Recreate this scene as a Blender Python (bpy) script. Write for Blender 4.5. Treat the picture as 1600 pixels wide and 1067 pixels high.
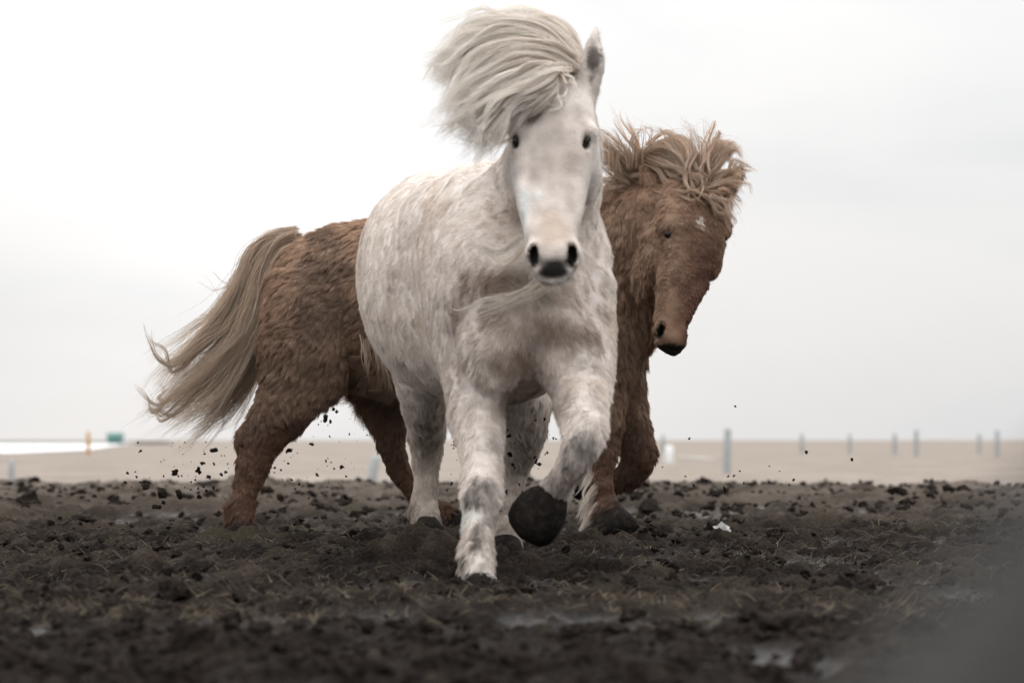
import bpy, math, random
import numpy as np
from mathutils import Vector

for o in list(bpy.data.objects):
    bpy.data.objects.remove(o, do_unlink=True)
sc = bpy.context.scene
R = math.radians
rng = np.random.default_rng(7)
random.seed(7)

# ------------------------------------------------------------------ camera
CAM_H = 0.42
FPX = 4900.0                       # focal length in pixels of a 1600 px wide frame
PITCH = math.atan(153.5 / FPX)
cam_d = bpy.data.cameras.new('camera')
cam = bpy.data.objects.new('camera', cam_d)
sc.collection.objects.link(cam)
cam.location = (0, 0, CAM_H)
cam.rotation_euler = (math.pi / 2 + PITCH, 0, 0)
cam_d.sensor_width = 36
cam_d.lens = FPX * 36 / 1600
cam_d.clip_start = 0.05
cam_d.clip_end = 20000
cam_d.dof.use_dof = True
cam_d.dof.focus_distance = 11.5
cam_d.dof.aperture_fstop = 4.0
sc.camera = cam

# ------------------------------------------------------------------ world: overcast sky
SUN_AZ = R(-4.9)                   # seen from the camera, left of straight ahead
SUN_EL = R(6.3)
sun_dir = Vector((math.sin(SUN_AZ) * math.cos(SUN_EL), math.cos(SUN_AZ) * math.cos(SUN_EL), math.sin(SUN_EL)))
world = bpy.data.worlds.new('World')
sc.world = world
world.use_nodes = True
nt = world.node_tree
nt.nodes.clear()


def N(nt, typ, **kw):
    n = nt.nodes.new(typ)
    for k, v in kw.items():
        setattr(n, k, v)
    return n


def mathn(nt, op, a, b=None, c=None, clamp=False):
    n = nt.nodes.new('ShaderNodeMath')
    n.operation = op
    n.use_clamp = clamp
    for i, v in enumerate((a, b, c)):
        if v is None:
            continue
        if isinstance(v, (int, float)):
            n.inputs[i].default_value = v
        else:
            nt.links.new(v, n.inputs[i])
    return n.outputs[0]


def mixc(nt, fac, a, b, blend='MIX'):
    n = nt.nodes.new('ShaderNodeMix')
    n.data_type = 'RGBA'
    n.blend_type = blend
    n.clamp_factor = True
    for i, v in ((0, fac), (6, a), (7, b)):
        if isinstance(v, (int, float)):
            n.inputs[i].default_value = v
        elif isinstance(v, tuple):
            n.inputs[i].default_value = (*v, 1)
        else:
            nt.links.new(v, n.inputs[i])
    return n.outputs[2]


def ramp(nt, fac, stops):
    n = nt.nodes.new('ShaderNodeValToRGB')
    cr = n.color_ramp
    while len(cr.elements) < len(stops):
        cr.elements.new(0.5)
    for e, (p, c) in zip(cr.elements, stops):
        e.position = p
        e.color = (*c, 1) if isinstance(c, tuple) else (c, c, c, 1)
    nt.links.new(fac, n.inputs[0])
    return n.outputs[0]


def noise_tex(nt, vec, scale, detail=4, rough=0.55, dist=0.0):
    n = nt.nodes.new('ShaderNodeTexNoise')
    n.inputs['Scale'].default_value = scale
    n.inputs['Detail'].default_value = detail
    n.inputs['Roughness'].default_value = rough
    n.inputs['Distortion'].default_value = dist
    if vec is not None:
        nt.links.new(vec, n.inputs['Vector'])
    return n.outputs[0]


tc = N(nt, 'ShaderNodeTexCoord')
sep = N(nt, 'ShaderNodeSeparateXYZ')
nt.links.new(tc.outputs['Generated'], sep.inputs[0])
elev = mathn(nt, 'MAXIMUM', sep.outputs['Z'], 0.0)
# overcast luminance rises from the horizon to the zenith
lum = mathn(nt, 'MULTIPLY_ADD', mathn(nt, 'POWER', elev, 1.25), 2.2, 0.705)
mp = N(nt, 'ShaderNodeMapping')
mp.inputs['Scale'].default_value = (1.0, 1.0, 3.2)
nt.links.new(tc.outputs['Generated'], mp.inputs[0])
cl = noise_tex(nt, mp.outputs[0], 5.0, 4, 0.5, 0.3)
cl2 = ramp(nt, cl, [(0.35, (0.90, 0.91, 0.925)), (0.62, (1.0, 0.998, 0.996))])
dp = N(nt, 'ShaderNodeVectorMath', operation='DOT_PRODUCT')
nt.links.new(tc.outputs['Generated'], dp.inputs[0])
dp.inputs[1].default_value = sun_dir
ang = mathn(nt, 'ARCCOSINE', mathn(nt, 'MINIMUM', dp.outputs['Value'], 1.0))
g1 = mathn(nt, 'EXPONENT', mathn(nt, 'MULTIPLY', mathn(nt, 'MULTIPLY', ang, ang), -1 / (2 * R(3.2) ** 2)))
g2 = mathn(nt, 'EXPONENT', mathn(nt, 'MULTIPLY', mathn(nt, 'MULTIPLY', ang, ang), -1 / (2 * R(11) ** 2)))
glow = mathn(nt, 'MULTIPLY_ADD', g1, 0.22, mathn(nt, 'MULTIPLY', g2, 0.08))
tot = mathn(nt, 'ADD', lum, glow)
sky = N(nt, 'ShaderNodeTexSky', sky_type='NISHITA')
sky.sun_disc = False
sky.sun_elevation = SUN_EL
sky.sun_rotation = SUN_AZ
cloud_col = N(nt, 'ShaderNodeVectorMath', operation='SCALE')
nt.links.new(cl2, cloud_col.inputs[0])
nt.links.new(tot, cloud_col.inputs['Scale'])
bg1 = N(nt, 'ShaderNodeBackground')
nt.links.new(cloud_col.outputs[0], bg1.inputs['Color'])
bg1.inputs['Strength'].default_value = 1.0
bg2 = N(nt, 'ShaderNodeBackground')
nt.links.new(sky.outputs[0], bg2.inputs['Color'])
bg2.inputs['Strength'].default_value = 0.05
mxs = N(nt, 'ShaderNodeMixShader')      # thin breaks in the cloud deck let little clear sky through
mxs.inputs[0].default_value = 0.01
nt.links.new(bg1.outputs[0], mxs.inputs[1])
nt.links.new(bg2.outputs[0], mxs.inputs[2])
out = N(nt, 'ShaderNodeOutputWorld')
nt.links.new(mxs.outputs[0], out.inputs['Surface'])

sun_d = bpy.data.lights.new('sun', 'SUN')
sun_d.energy = 0.9
sun_d.angle = R(25)
sun_d.color = (1.0, 0.96, 0.9)
sun = bpy.data.objects.new('sun', sun_d)
sc.collection.objects.link(sun)
sun.rotation_euler = (-sun_dir).to_track_quat('-Z', 'Y').to_euler()
sun.location = (-3, 30, 8)

sc.view_settings.view_transform = 'Standard'
sc.view_settings.look = 'None'
sc.view_settings.exposure = 0.1
sc.view_settings.gamma = 1.0
sc.view_settings.use_curve_mapping = False
sc.render.engine = 'CYCLES'
sc.cycles.max_bounces = 8
sc.cycles.diffuse_bounces = 5
sc.cycles.transmission_bounces = 4
sc.cycles.transparent_max_bounces = 8
sc.cycles.use_denoising = True
sc.cycles_curves.shape = 'RIBBONS'
sc.cycles_curves.subdivisions = 2


# ------------------------------------------------------------------ helpers
def at(px, py, Y):
    """A point of the place: seen at (px, py) in the photograph, Y metres ahead of the camera."""
    a, b = (px - 800) / FPX, (533.5 - py) / FPX
    d = np.array([a, math.cos(PITCH) - b * math.sin(PITCH), math.sin(PITCH) + b * math.cos(PITCH)])
    return np.array([0, 0, CAM_H]) + d * (Y / d[1])


def M(px, Y):
    return px * Y / FPX


def hash3(ix, iy, iz, seed):
    h = (ix * 374761393 + iy * 668265263 + iz * 1440662683 + seed * 974634777) & 0xffffffff
    h = ((h ^ (h >> 13)) * 1274126177) & 0xffffffff
    h = ((h ^ (h >> 16)) * 2246822519) & 0xffffffff
    return ((h ^ (h >> 15)) & 0xffff) / 65535.0


def vnoise(P, seed=0):
    P = np.asarray(P, dtype=np.float64)
    I = np.floor(P).astype(np.int64)
    f = P - I
    f = f * f * f * (f * (f * 6 - 15) + 10)
    r = np.zeros(len(P))
    for dx in (0, 1):
        wx = f[:, 0] if dx else 1 - f[:, 0]
        for dy in (0, 1):
            wy = f[:, 1] if dy else 1 - f[:, 1]
            for dz in (0, 1):
                wz = f[:, 2] if dz else 1 - f[:, 2]
                r += wx * wy * wz * hash3(I[:, 0] + dx, I[:, 1] + dy, I[:, 2] + dz, seed)
    return r * 2 - 1


def fbm(P, octs=4, seed=0, gain=0.5):
    r, a, s = 0, 1.0, 1.0
    for i in range(octs):
        r = r + a * vnoise(P * s + i * 17.3, seed + i)
        a *= gain
        s *= 2.03
    return r


def vnoise3(P, seed=0):
    return np.stack([vnoise(P, seed), vnoise(P + 31.7, seed + 11), vnoise(P - 57.1, seed + 23)], 1)


def norm(v):
    v = np.asarray(v, dtype=np.float64)
    return v / np.maximum(np.linalg.norm(v, axis=-1, keepdims=True), 1e-9)


def sstep(x, a, b):
    t = np.clip((x - a) / (b - a), 0, 1)
    return t * t * (3 - 2 * t)


def tag(o, label=None, cat=None, group=None, kind=None):
    if label:
        o['label'] = label
    if cat:
        o['category'] = cat
    if group:
        o['group'] = group
    if kind:
        o['kind'] = kind
    return o


def link(o, parent=None):
    sc.collection.objects.link(o)
    if parent is not None:
        o.parent = parent
        p = parent
        loc = Vector((0, 0, 0))
        while p is not None:
            loc += p.location
            p = p.parent
        o.location = o.location - loc
    return o


def mesh_obj(name, verts, faces, mat, parent=None, smooth=True, colors=None, origin=None):
    verts = np.asarray(verts, dtype=np.float64)
    me = bpy.data.meshes.new(name)
    if origin is not None:
        verts = verts - np.asarray(origin)
    if isinstance(faces, np.ndarray):
        k = faces.shape[1]
        me.vertices.add(len(verts))
        me.vertices.foreach_set('co', verts.astype(np.float32).ravel())
        me.loops.add(faces.size)
        me.loops.foreach_set('vertex_index', faces.astype(np.int32).ravel())
        me.polygons.add(len(faces))
        me.polygons.foreach_set('loop_start', np.arange(0, faces.size, k, dtype=np.int32))
        me.update(calc_edges=True)
        me.validate()
    else:
        me.from_pydata([tuple(v) for v in verts], [], faces)
    me.polygons.foreach_set('use_smooth', np.full(len(me.polygons), smooth))
    if colors is not None:
        ca = me.color_attributes.new('col', 'FLOAT_COLOR', 'POINT')
        c4 = np.ones((len(verts), 4), dtype=np.float32)
        c4[:, :3] = colors
        ca.data.foreach_set('color', c4.ravel())
    me.materials.append(mat)
    o = bpy.data.objects.new(name, me)
    if origin is not None:
        o.location = origin
    return link(o, parent)


def hair_obj(name, pts, radii, colors, mat, parent=None):
    """pts (n, k, 3), radii (n, k), colors (n, k, 3)"""
    n, k, _ = pts.shape
    hc = bpy.data.hair_curves.new(name)
    hc.add_curves([k] * n)
    hc.attributes['position'].data.foreach_set('vector', pts.astype(np.float32).ravel())
    ra = hc.attributes.get('radius') or hc.attributes.new('radius', 'FLOAT', 'POINT')
    ra.data.foreach_set('value', radii.astype(np.float32).ravel())
    c4 = np.ones((n, k, 4), dtype=np.float32)
    c4[..., :3] = colors
    ca = hc.attributes.new('col', 'FLOAT_COLOR', 'POINT')
    ca.data.foreach_set('color', c4.ravel())
    hc.materials.append(mat)
    o = bpy.data.objects.new(name, hc)
    return link(o, parent)


def material(name):
    m = bpy.data.materials.new(name)
    m.use_nodes = True
    nt = m.node_tree
    b = nt.nodes['Principled BSDF']
    return m, nt, b


def attr(nt, name='col'):
    a = nt.nodes.new('ShaderNodeAttribute')
    a.attribute_name = name
    return a.outputs['Color']


# ------------------------------------------------------------------ materials
def hair_mat(name, transl=0.3, spec=0.06, rough=0.45):
    m = bpy.data.materials.new(name)
    m.use_nodes = True
    nt = m.node_tree
    nt.nodes.clear()
    col = attr(nt)
    d = N(nt, 'ShaderNodeBsdfDiffuse')
    t = N(nt, 'ShaderNodeBsdfTranslucent')
    g = N(nt, 'ShaderNodeBsdfGlossy')
    g.inputs['Roughness'].default_value = rough
    g.inputs['Color'].default_value = (0.9, 0.88, 0.85, 1)
    nt.links.new(col, d.inputs['Color'])
    nt.links.new(col, t.inputs['Color'])
    a = N(nt, 'ShaderNodeMixShader')
    a.inputs[0].default_value = transl
    nt.links.new(d.outputs[0], a.inputs[1])
    nt.links.new(t.outputs[0], a.inputs[2])
    b = N(nt, 'ShaderNodeMixShader')
    b.inputs[0].default_value = spec
    nt.links.new(a.outputs[0], b.inputs[1])
    nt.links.new(g.outputs[0], b.inputs[2])
    o = N(nt, 'ShaderNodeOutputMaterial')
    nt.links.new(b.outputs[0], o.inputs[0])
    return m


MAT_FUR = hair_mat('coat_hair', 0.25, 0.03, 0.5)
MAT_MANE = hair_mat('mane_hair', 0.35, 0.07, 0.4)
MAT_DRY = hair_mat('dry_straw', 0.2, 0.02, 0.6)

MAT_SKIN, nt_, b_ = material('horse_skin')
nt_.links.new(attr(nt_), b_.inputs['Base Color'])
b_.inputs['Roughness'].default_value = 0.75
b_.inputs['Specular IOR Level'].default_value = 0.1
nz = noise_tex(nt_, N(nt_, 'ShaderNodeTexCoord').outputs['Object'], 90, 4)
bp = N(nt_, 'ShaderNodeBump')
bp.inputs['Strength'].default_value = 0.4
bp.inputs['Distance'].default_value = 0.006
nt_.links.new(nz, bp.inputs['Height'])
nt_.links.new(bp.outputs[0], b_.inputs['Normal'])

MAT_EYE, nt_, b_ = material('eye')
b_.inputs['Base Color'].default_value = (0.012, 0.009, 0.008, 1)
b_.inputs['Roughness'].default_value = 0.12

MAT_HOOF, nt_, b_ = material('hoof_horn')
tcn = N(nt_, 'ShaderNodeTexCoord').outputs['Object']
hn = noise_tex(nt_, tcn, 40, 6, 0.65)
nt_.links.new(ramp(nt_, hn, [(0.35, (0.008, 0.0065, 0.006)), (0.55, (0.016, 0.013, 0.011)), (0.75, (0.045, 0.036, 0.029))]), b_.inputs['Base Color'])
b_.inputs['Roughness'].default_value = 0.85
b_.inputs['Specular IOR Level'].default_value = 0.08
bp = N(nt_, 'ShaderNodeBump')
bp.inputs['Strength'].default_value = 0.8
bp.inputs['Distance'].default_value = 0.008
nt_.links.new(hn, bp.inputs['Height'])
nt_.links.new(bp.outputs[0], b_.inputs['Normal'])

# mud: vertex attribute 'col' = (dryness, wetness, moss)
MAT_MUD, nt_, b_ = material('mud')
pos = N(nt_, 'ShaderNodeNewGeometry').outputs['Position']
at_ = N(nt_, 'ShaderNodeAttribute')
at_.attribute_name = 'col'
sp = N(nt_, 'ShaderNodeSeparateColor')
nt_.links.new(at_.outputs['Color'], sp.inputs[0])
n1 = noise_tex(nt_, pos, 9, 6, 0.6)
n2 = noise_tex(nt_, pos, 70, 5, 0.65)
n3 = noise_tex(nt_, pos, 260, 3, 0.6)
base = ramp(nt_, n1, [(0.3, (0.008, 0.006, 0.0052)), (0.5, (0.017, 0.0128, 0.0108)), (0.7, (0.034, 0.026, 0.0215))])
fine = ramp(nt_, n2, [(0.38, (0.45, 0.45, 0.45)), (0.5, (1, 1, 1)), (0.66, (1.9, 1.8, 1.65))])
base = mixc(nt_, 1.0, base, fine, 'MULTIPLY')
dry = ramp(nt_, n3, [(0.35, (0.05, 0.038, 0.029)), (0.65, (0.135, 0.107, 0.08))])
base = mixc(nt_, mathn(nt_, 'MULTIPLY', sp.outputs[0], n2), base, dry)
base = mixc(nt_, mathn(nt_, 'MULTIPLY', sp.outputs[2], n2), base, (0.03, 0.027, 0.015))
spy = N(nt_, 'ShaderNodeSeparateXYZ')
nt_.links.new(pos, spy.inputs[0])
farf = mathn(nt_, 'MULTIPLY', mathn(nt_, 'MULTIPLY_ADD', spy.outputs['Y'], 1 / 13.0, -13.5 / 13.0, clamp=True), ramp(nt_, noise_tex(nt_, pos, 1.6, 5, 0.65), [(0.40, 0.0), (0.60, 1.0)]))
base = mixc(nt_, farf, base, (0.15, 0.122, 0.10))
nt_.links.new(base, b_.inputs['Base Color'])
nt_.links.new(mathn(nt_, 'SUBTRACT', 0.88, mathn(nt_, 'MULTIPLY', sp.outputs[1], 0.6), clamp=True), b_.inputs['Roughness'])
nt_.links.new(mathn(nt_, 'MULTIPLY_ADD', sp.outputs[1], 0.55, 0.05), b_.inputs['Specular IOR Level'])
hsum = mathn(nt_, 'MULTIPLY_ADD', n3, 0.35, n2)
bp = N(nt_, 'ShaderNodeBump')
bp.inputs['Strength'].default_value = 0.9
bp.inputs['Distance'].default_value = 0.02
nt_.links.new(hsum, bp.inputs['Height'])
nt_.links.new(bp.outputs[0], b_.inputs['Normal'])

MAT_CLOD, nt_, b_ = material('soil_clod')
tcn = N(nt_, 'ShaderNodeNewGeometry').outputs['Position']
cn = noise_tex(nt_, tcn, 80, 5, 0.65)
nt_.links.new(ramp(nt_, cn, [(0.35, (0.008, 0.006, 0.005)), (0.52, (0.018, 0.0135, 0.011)), (0.72, (0.055, 0.043, 0.033))]), b_.inputs['Base Color'])
b_.inputs['Roughness'].default_value = 0.9
b_.inputs['Specular IOR Level'].default_value = 0.05
bp = N(nt_, 'ShaderNodeBump')
bp.inputs['Strength'].default_value = 1.0
bp.inputs['Distance'].default_value = 0.01
nt_.links.new(cn, bp.inputs['Height'])
nt_.links.new(bp.outputs[0], b_.inputs['Normal'])


def simple_mat(name, c0, c1, scale, rough=0.8, bump=0.3, stretch=(1, 1, 1)):
    m, nt, b = material(name)
    t = N(nt, 'ShaderNodeTexCoord')
    mp = N(nt, 'ShaderNodeMapping')
    mp.inputs['Scale'].default_value = stretch
    nt.links.new(t.outputs['Object'], mp.inputs[0])
    n = noise_tex(nt, mp.outputs[0], scale, 5, 0.6)
    nt.links.new(ramp(nt, n, [(0.3, c0), (0.7, c1)]), b.inputs['Base Color'])
    b.inputs['Roughness'].default_value = rough
    bp = N(nt, 'ShaderNodeBump')
    bp.inputs['Strength'].default_value = bump
    bp.inputs['Distance'].default_value = 0.01
    nt.links.new(n, bp.inputs['Height'])
    nt.links.new(bp.outputs[0], b.inputs['Normal'])
    return m


MAT_FIELD, nt_, b_ = material('dry_grass_field')
pos = N(nt_, 'ShaderNodeNewGeometry').outputs['Position']
f1 = noise_tex(nt_, pos, 0.25, 6, 0.62)
f2 = noise_tex(nt_, pos, 2.2, 5, 0.6)
c1 = ramp(nt_, f1, [(0.32, (0.175, 0.142, 0.118)), (0.5, (0.228, 0.192, 0.163)), (0.68, (0.28, 0.24, 0.207))])
c2 = ramp(nt_, f2, [(0.3, (0.78, 0.77, 0.76)), (0.7, (1.16, 1.15, 1.14))])
nt_.links.new(mixc(nt_, 1.0, c1, c2, 'MULTIPLY'), b_.inputs['Base Color'])
b_.inputs['Roughness'].default_value = 0.95
b_.inputs['Specular IOR Level'].default_value = 0.1

MAT_WATER, nt_, b_ = material('water')
b_.inputs['Base Color'].default_value = (0.60, 0.60, 0.62, 1)
b_.inputs['Roughness'].default_value = 0.6
b_.inputs['Specular IOR Level'].default_value = 0.1
MAT_POST = simple_mat('weathered_wood', (0.27, 0.29, 0.295), (0.40, 0.415, 0.42), 14, 0.85, 0.5, (3, 3, 0.4))
MAT_WHITE = simple_mat('white_plastic', (0.68, 0.68, 0.67), (0.8, 0.8, 0.8), 6, 0.4, 0.1)
MAT_TEAL = simple_mat('teal_paint', (0.05, 0.13, 0.12), (0.08, 0.19, 0.17), 3, 0.6, 0.1)
MAT_ORANGE = simple_mat('orange_paint', (0.45, 0.24, 0.08), (0.55, 0.32, 0.12), 6, 0.6, 0.1)
MAT_SHORE = simple_mat('far_shore', (0.10, 0.115, 0.10), (0.15, 0.165, 0.145), 0.05, 0.95, 0.1)


# ------------------------------------------------------------------ ground
def axis_pts(lo, hi, d0, grow, far_lo, far_hi):
    core = list(np.arange(lo, hi, d0))
    a, d = core[-1], d0
    while a < far_hi:
        d *= grow
        a += d
        core.append(a)
    a, d, pre = core[0], d0, []
    while a > far_lo:
        d *= grow
        a -= d
        pre.append(a)
    return np.array(pre[::-1] + core)


# bumps: churned clods pressed into the mud
NB = 9000
bx_ = rng.uniform(-1, 1, NB)
by_ = 3.0 + 29 * rng.random(NB) ** 1.35
bx_ = bx_ * (1.6 + 0.14 * by_)
br_ = rng.gamma(2.2, 0.018, NB) + 0.014
br_ = np.minimum(br_ * (1 + 0.8 * sstep(by_, 16, 28)), 0.22)
bh_ = np.minimum(br_ * rng.uniform(0.25, 0.7, NB), 0.055)
bh_ *= 0.65 + 0.35 * sstep(by_, 6.5, 9.5)
# mud heaped up by the hooves
for (mx, my, mr, mh) in ((748, 8.80, 0.14, 0.022), (712, 8.95, 0.08, 0.03), (668, 10.60, 0.24, 0.125), (640, 10.7, 0.14, 0.09), (700, 10.6, 0.16, 0.11), (790, 10.25, 0.18, 0.085), (830, 10.3, 0.14, 0.05),
                         (376, 12.42, 0.16, 0.075), (345, 12.5, 0.14, 0.06), (420, 12.5, 0.16, 0.06), (958, 11.95, 0.18, 0.07), (905, 12.0, 0.16, 0.06), (1010, 12.05, 0.14, 0.05), (705, 12.7, 0.2, 0.1)):
    cx0 = (mx - 800) / FPX * my
    for q in range(26):
        aa, rr = rng.uniform(0, 2 * math.pi), mr * math.sqrt(rng.random())
        bx_ = np.append(bx_, cx0 + rr * math.cos(aa))
        by_ = np.append(by_, my + rr * math.sin(aa))
        br_ = np.append(br_, mr * rng.uniform(0.22, 0.5))
        bh_ = np.append(bh_, mh * (1 - 0.75 * (rr / mr) ** 2) * rng.uniform(0.6, 1.1))
for _ in range(170):                       # mossy hummocks towards the far edge of the mud
    my = rng.uniform(17, 29)
    bx_ = np.append(bx_, rng.uniform(-0.22, 0.22) * my)
    by_ = np.append(by_, my)
    br_ = np.append(br_, rng.uniform(0.14, 0.5))
    bh_ = np.append(bh_, rng.uniform(0.02, 0.075) + 0.05 * rng.random() ** 4)
NB = len(bx_)
def ground_h(X, Y):
    """Height of the churned mud at arrays X, Y."""
    P = np.stack([X, Y, np.zeros_like(X)], 1)
    h = 0.018 * fbm(P * 1.7, 3, 3) + 0.014 * fbm(P * 6.0, 3, 5) + 0.010 * fbm(P * 19.0, 2, 9) - 0.008
    h += 0.006 * vnoise(P * 55.0, 15)
    soft = 0.75 + 0.4 * sstep(Y, 7, 9.5)
    h = h * soft
    # land drops away beyond the mud to the lower field
    edge = 27.0 + 2.2 * vnoise(np.stack([X * 0.3, Y * 0, Y * 0], 1), 77)
    h = h * (1 - sstep(Y, 60, 120)) - 0.52 * sstep(Y, edge, edge + 16)
    return h


def bump_add(X, Y, H):
    order = np.argsort(Y, kind='stable')
    Ys = Y[order]
    G = np.zeros_like(H)
    for i in range(NB):
        r = br_[i]
        lo, hi = np.searchsorted(Ys, by_[i] - r), np.searchsorted(Ys, by_[i] + r)
        idx = order[lo:hi]
        xx = X[idx]
        m = np.abs(xx - bx_[i]) < r
        idx = idx[m]
        if len(idx) == 0:
            continue
        d2 = ((X[idx] - bx_[i]) ** 2 + (Y[idx] - by_[i]) ** 2) / (r * r)
        w = np.clip(1 - d2, 0, 1)
        G[idx] = np.maximum(G[idx], bh_[i] * w ** 0.7)
    return H + G


ys = axis_pts(3.6, 15.5, 0.016, 1.012, -8, 60)
xs = axis_pts(-2.9, 2.9, 0.016, 1.03, -60, 60)
GX, GY = np.meshgrid(xs, ys)
gx, gy = GX.ravel(), GY.ravel()
H0 = ground_h(gx, gy)
H = bump_add(gx, gy, H0)
P3 = np.stack([gx, gy, np.zeros_like(gx)], 1)
crumb = sstep(gy, 4.0, 7)
H += crumb * (0.009 * vnoise(np.stack([gx, gy, H], 1) * 33.0, 21) + 0.006 * vnoise(np.stack([gx, gy, H], 1) * 62.0, 22))
lowm = sstep(-(H - 0.012), -0.01, 0.035)
dryn = np.clip(sstep(H - H0, 0.015, 0.07) * 0.7 + 0.6 * sstep(fbm(P3 * 2.5, 3, 61), 0.1, 0.8), 0, 1) * (0.35 + 0.65 * sstep(gy, 5.5, 10))
dryn = np.clip(dryn + 0.75 * sstep(gy, 13, 26), 0, 1)
wetn = lowm * sstep(fbm(P3 * 1.3, 3, 71), -0.25, 0.45)
moss = sstep(fbm(P3 * 0.8, 3, 81), 0.25, 0.7) * sstep(H - H0, 0.01, 0.05) * 0.8
ny, nx = len(ys), len(xs)
ii = np.arange(ny * nx).reshape(ny, nx)
quads = np.stack([ii[:-1, :-1], ii[:-1, 1:], ii[1:, 1:], ii[1:, :-1]], -1).reshape(-1, 4)
ground = mesh_obj('ground', np.stack([gx, gy, H], 1), quads, MAT_MUD, colors=np.stack([dryn, wetn, moss], 1))
tag(ground, 'dark churned mud of the paddock', 'ground', kind='structure')


def ground_at(x, y):
    i = int(np.clip(np.searchsorted(ys, y) - 1, 0, ny - 2))
    j = int(np.clip(np.searchsorted(xs, x) - 1, 0, nx - 2))
    return float(H[i * nx + j])


# dry grass field beyond, reaching the horizon
fy = np.concatenate([np.arange(26, 60, 0.5), np.geomspace(60, 9000, 90)])
fxn = np.linspace(-1, 1, 121)
FX, FY = np.meshgrid(fxn, fy)
FX = FX * (40 + FY * 0.9)
fx, fyr = FX.ravel(), FY.ravel()
Pf = np.stack([fx, fyr, np.zeros_like(fx)], 1)
fz = -0.50 + 0.05 * fbm(Pf * 0.35, 3, 101) * (1 - sstep(fyr, 150, 400)) - 0.35 * (1 - sstep(fyr, 27, 33))
fz = np.where(fyr > 180, -0.52 - 0.0 * fz, fz)
ii = np.arange(len(fx)).reshape(len(fy), len(fxn))
quads = np.stack([ii[:-1, :-1], ii[:-1, 1:], ii[1:, 1:], ii[1:, :-1]], -1).reshape(-1, 4)
field = mesh_obj('field', np.stack([fx, fyr, fz], 1), quads, MAT_FIELD)
tag(field, 'pale dry grass field stretching to the horizon', 'field', kind='structure')

wv = [(-600, 208, -0.47), (-34, 215, -0.47), (-39, 290, -0.47), (-70, 560, -0.47), (-84, 700, -0.47), (-1500, 700, -0.47)]
water = mesh_obj('water', wv, [tuple(range(6))], MAT_WATER)
tag(water, 'pale still water beyond the field', 'water', kind='structure')
# low far shore
sv, sf = [], []
nS = 60
for i in range(nS):
    x = -1500 + i * (1416 / (nS - 1))
    h = 0.42 + 0.25 * math.sin(i * 1.7) * 0.4 + (0.0 if i < nS - 8 else -0.5 * (i - nS + 8) / 8)
    sv += [(x, 695, -0.9), (x, 705, h), (x, 760, h), (x, 800, -0.9)]
for i in range(nS - 1):
    a = i * 4
    for k in range(3):
        sf.append((a + k, a + 4 + k, a + 5 + k, a + 1 + k))
shore = mesh_obj('far_shore', sv, sf, MAT_SHORE)
tag(shore, 'low dark shore across the water', 'shore', kind='structure')


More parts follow.
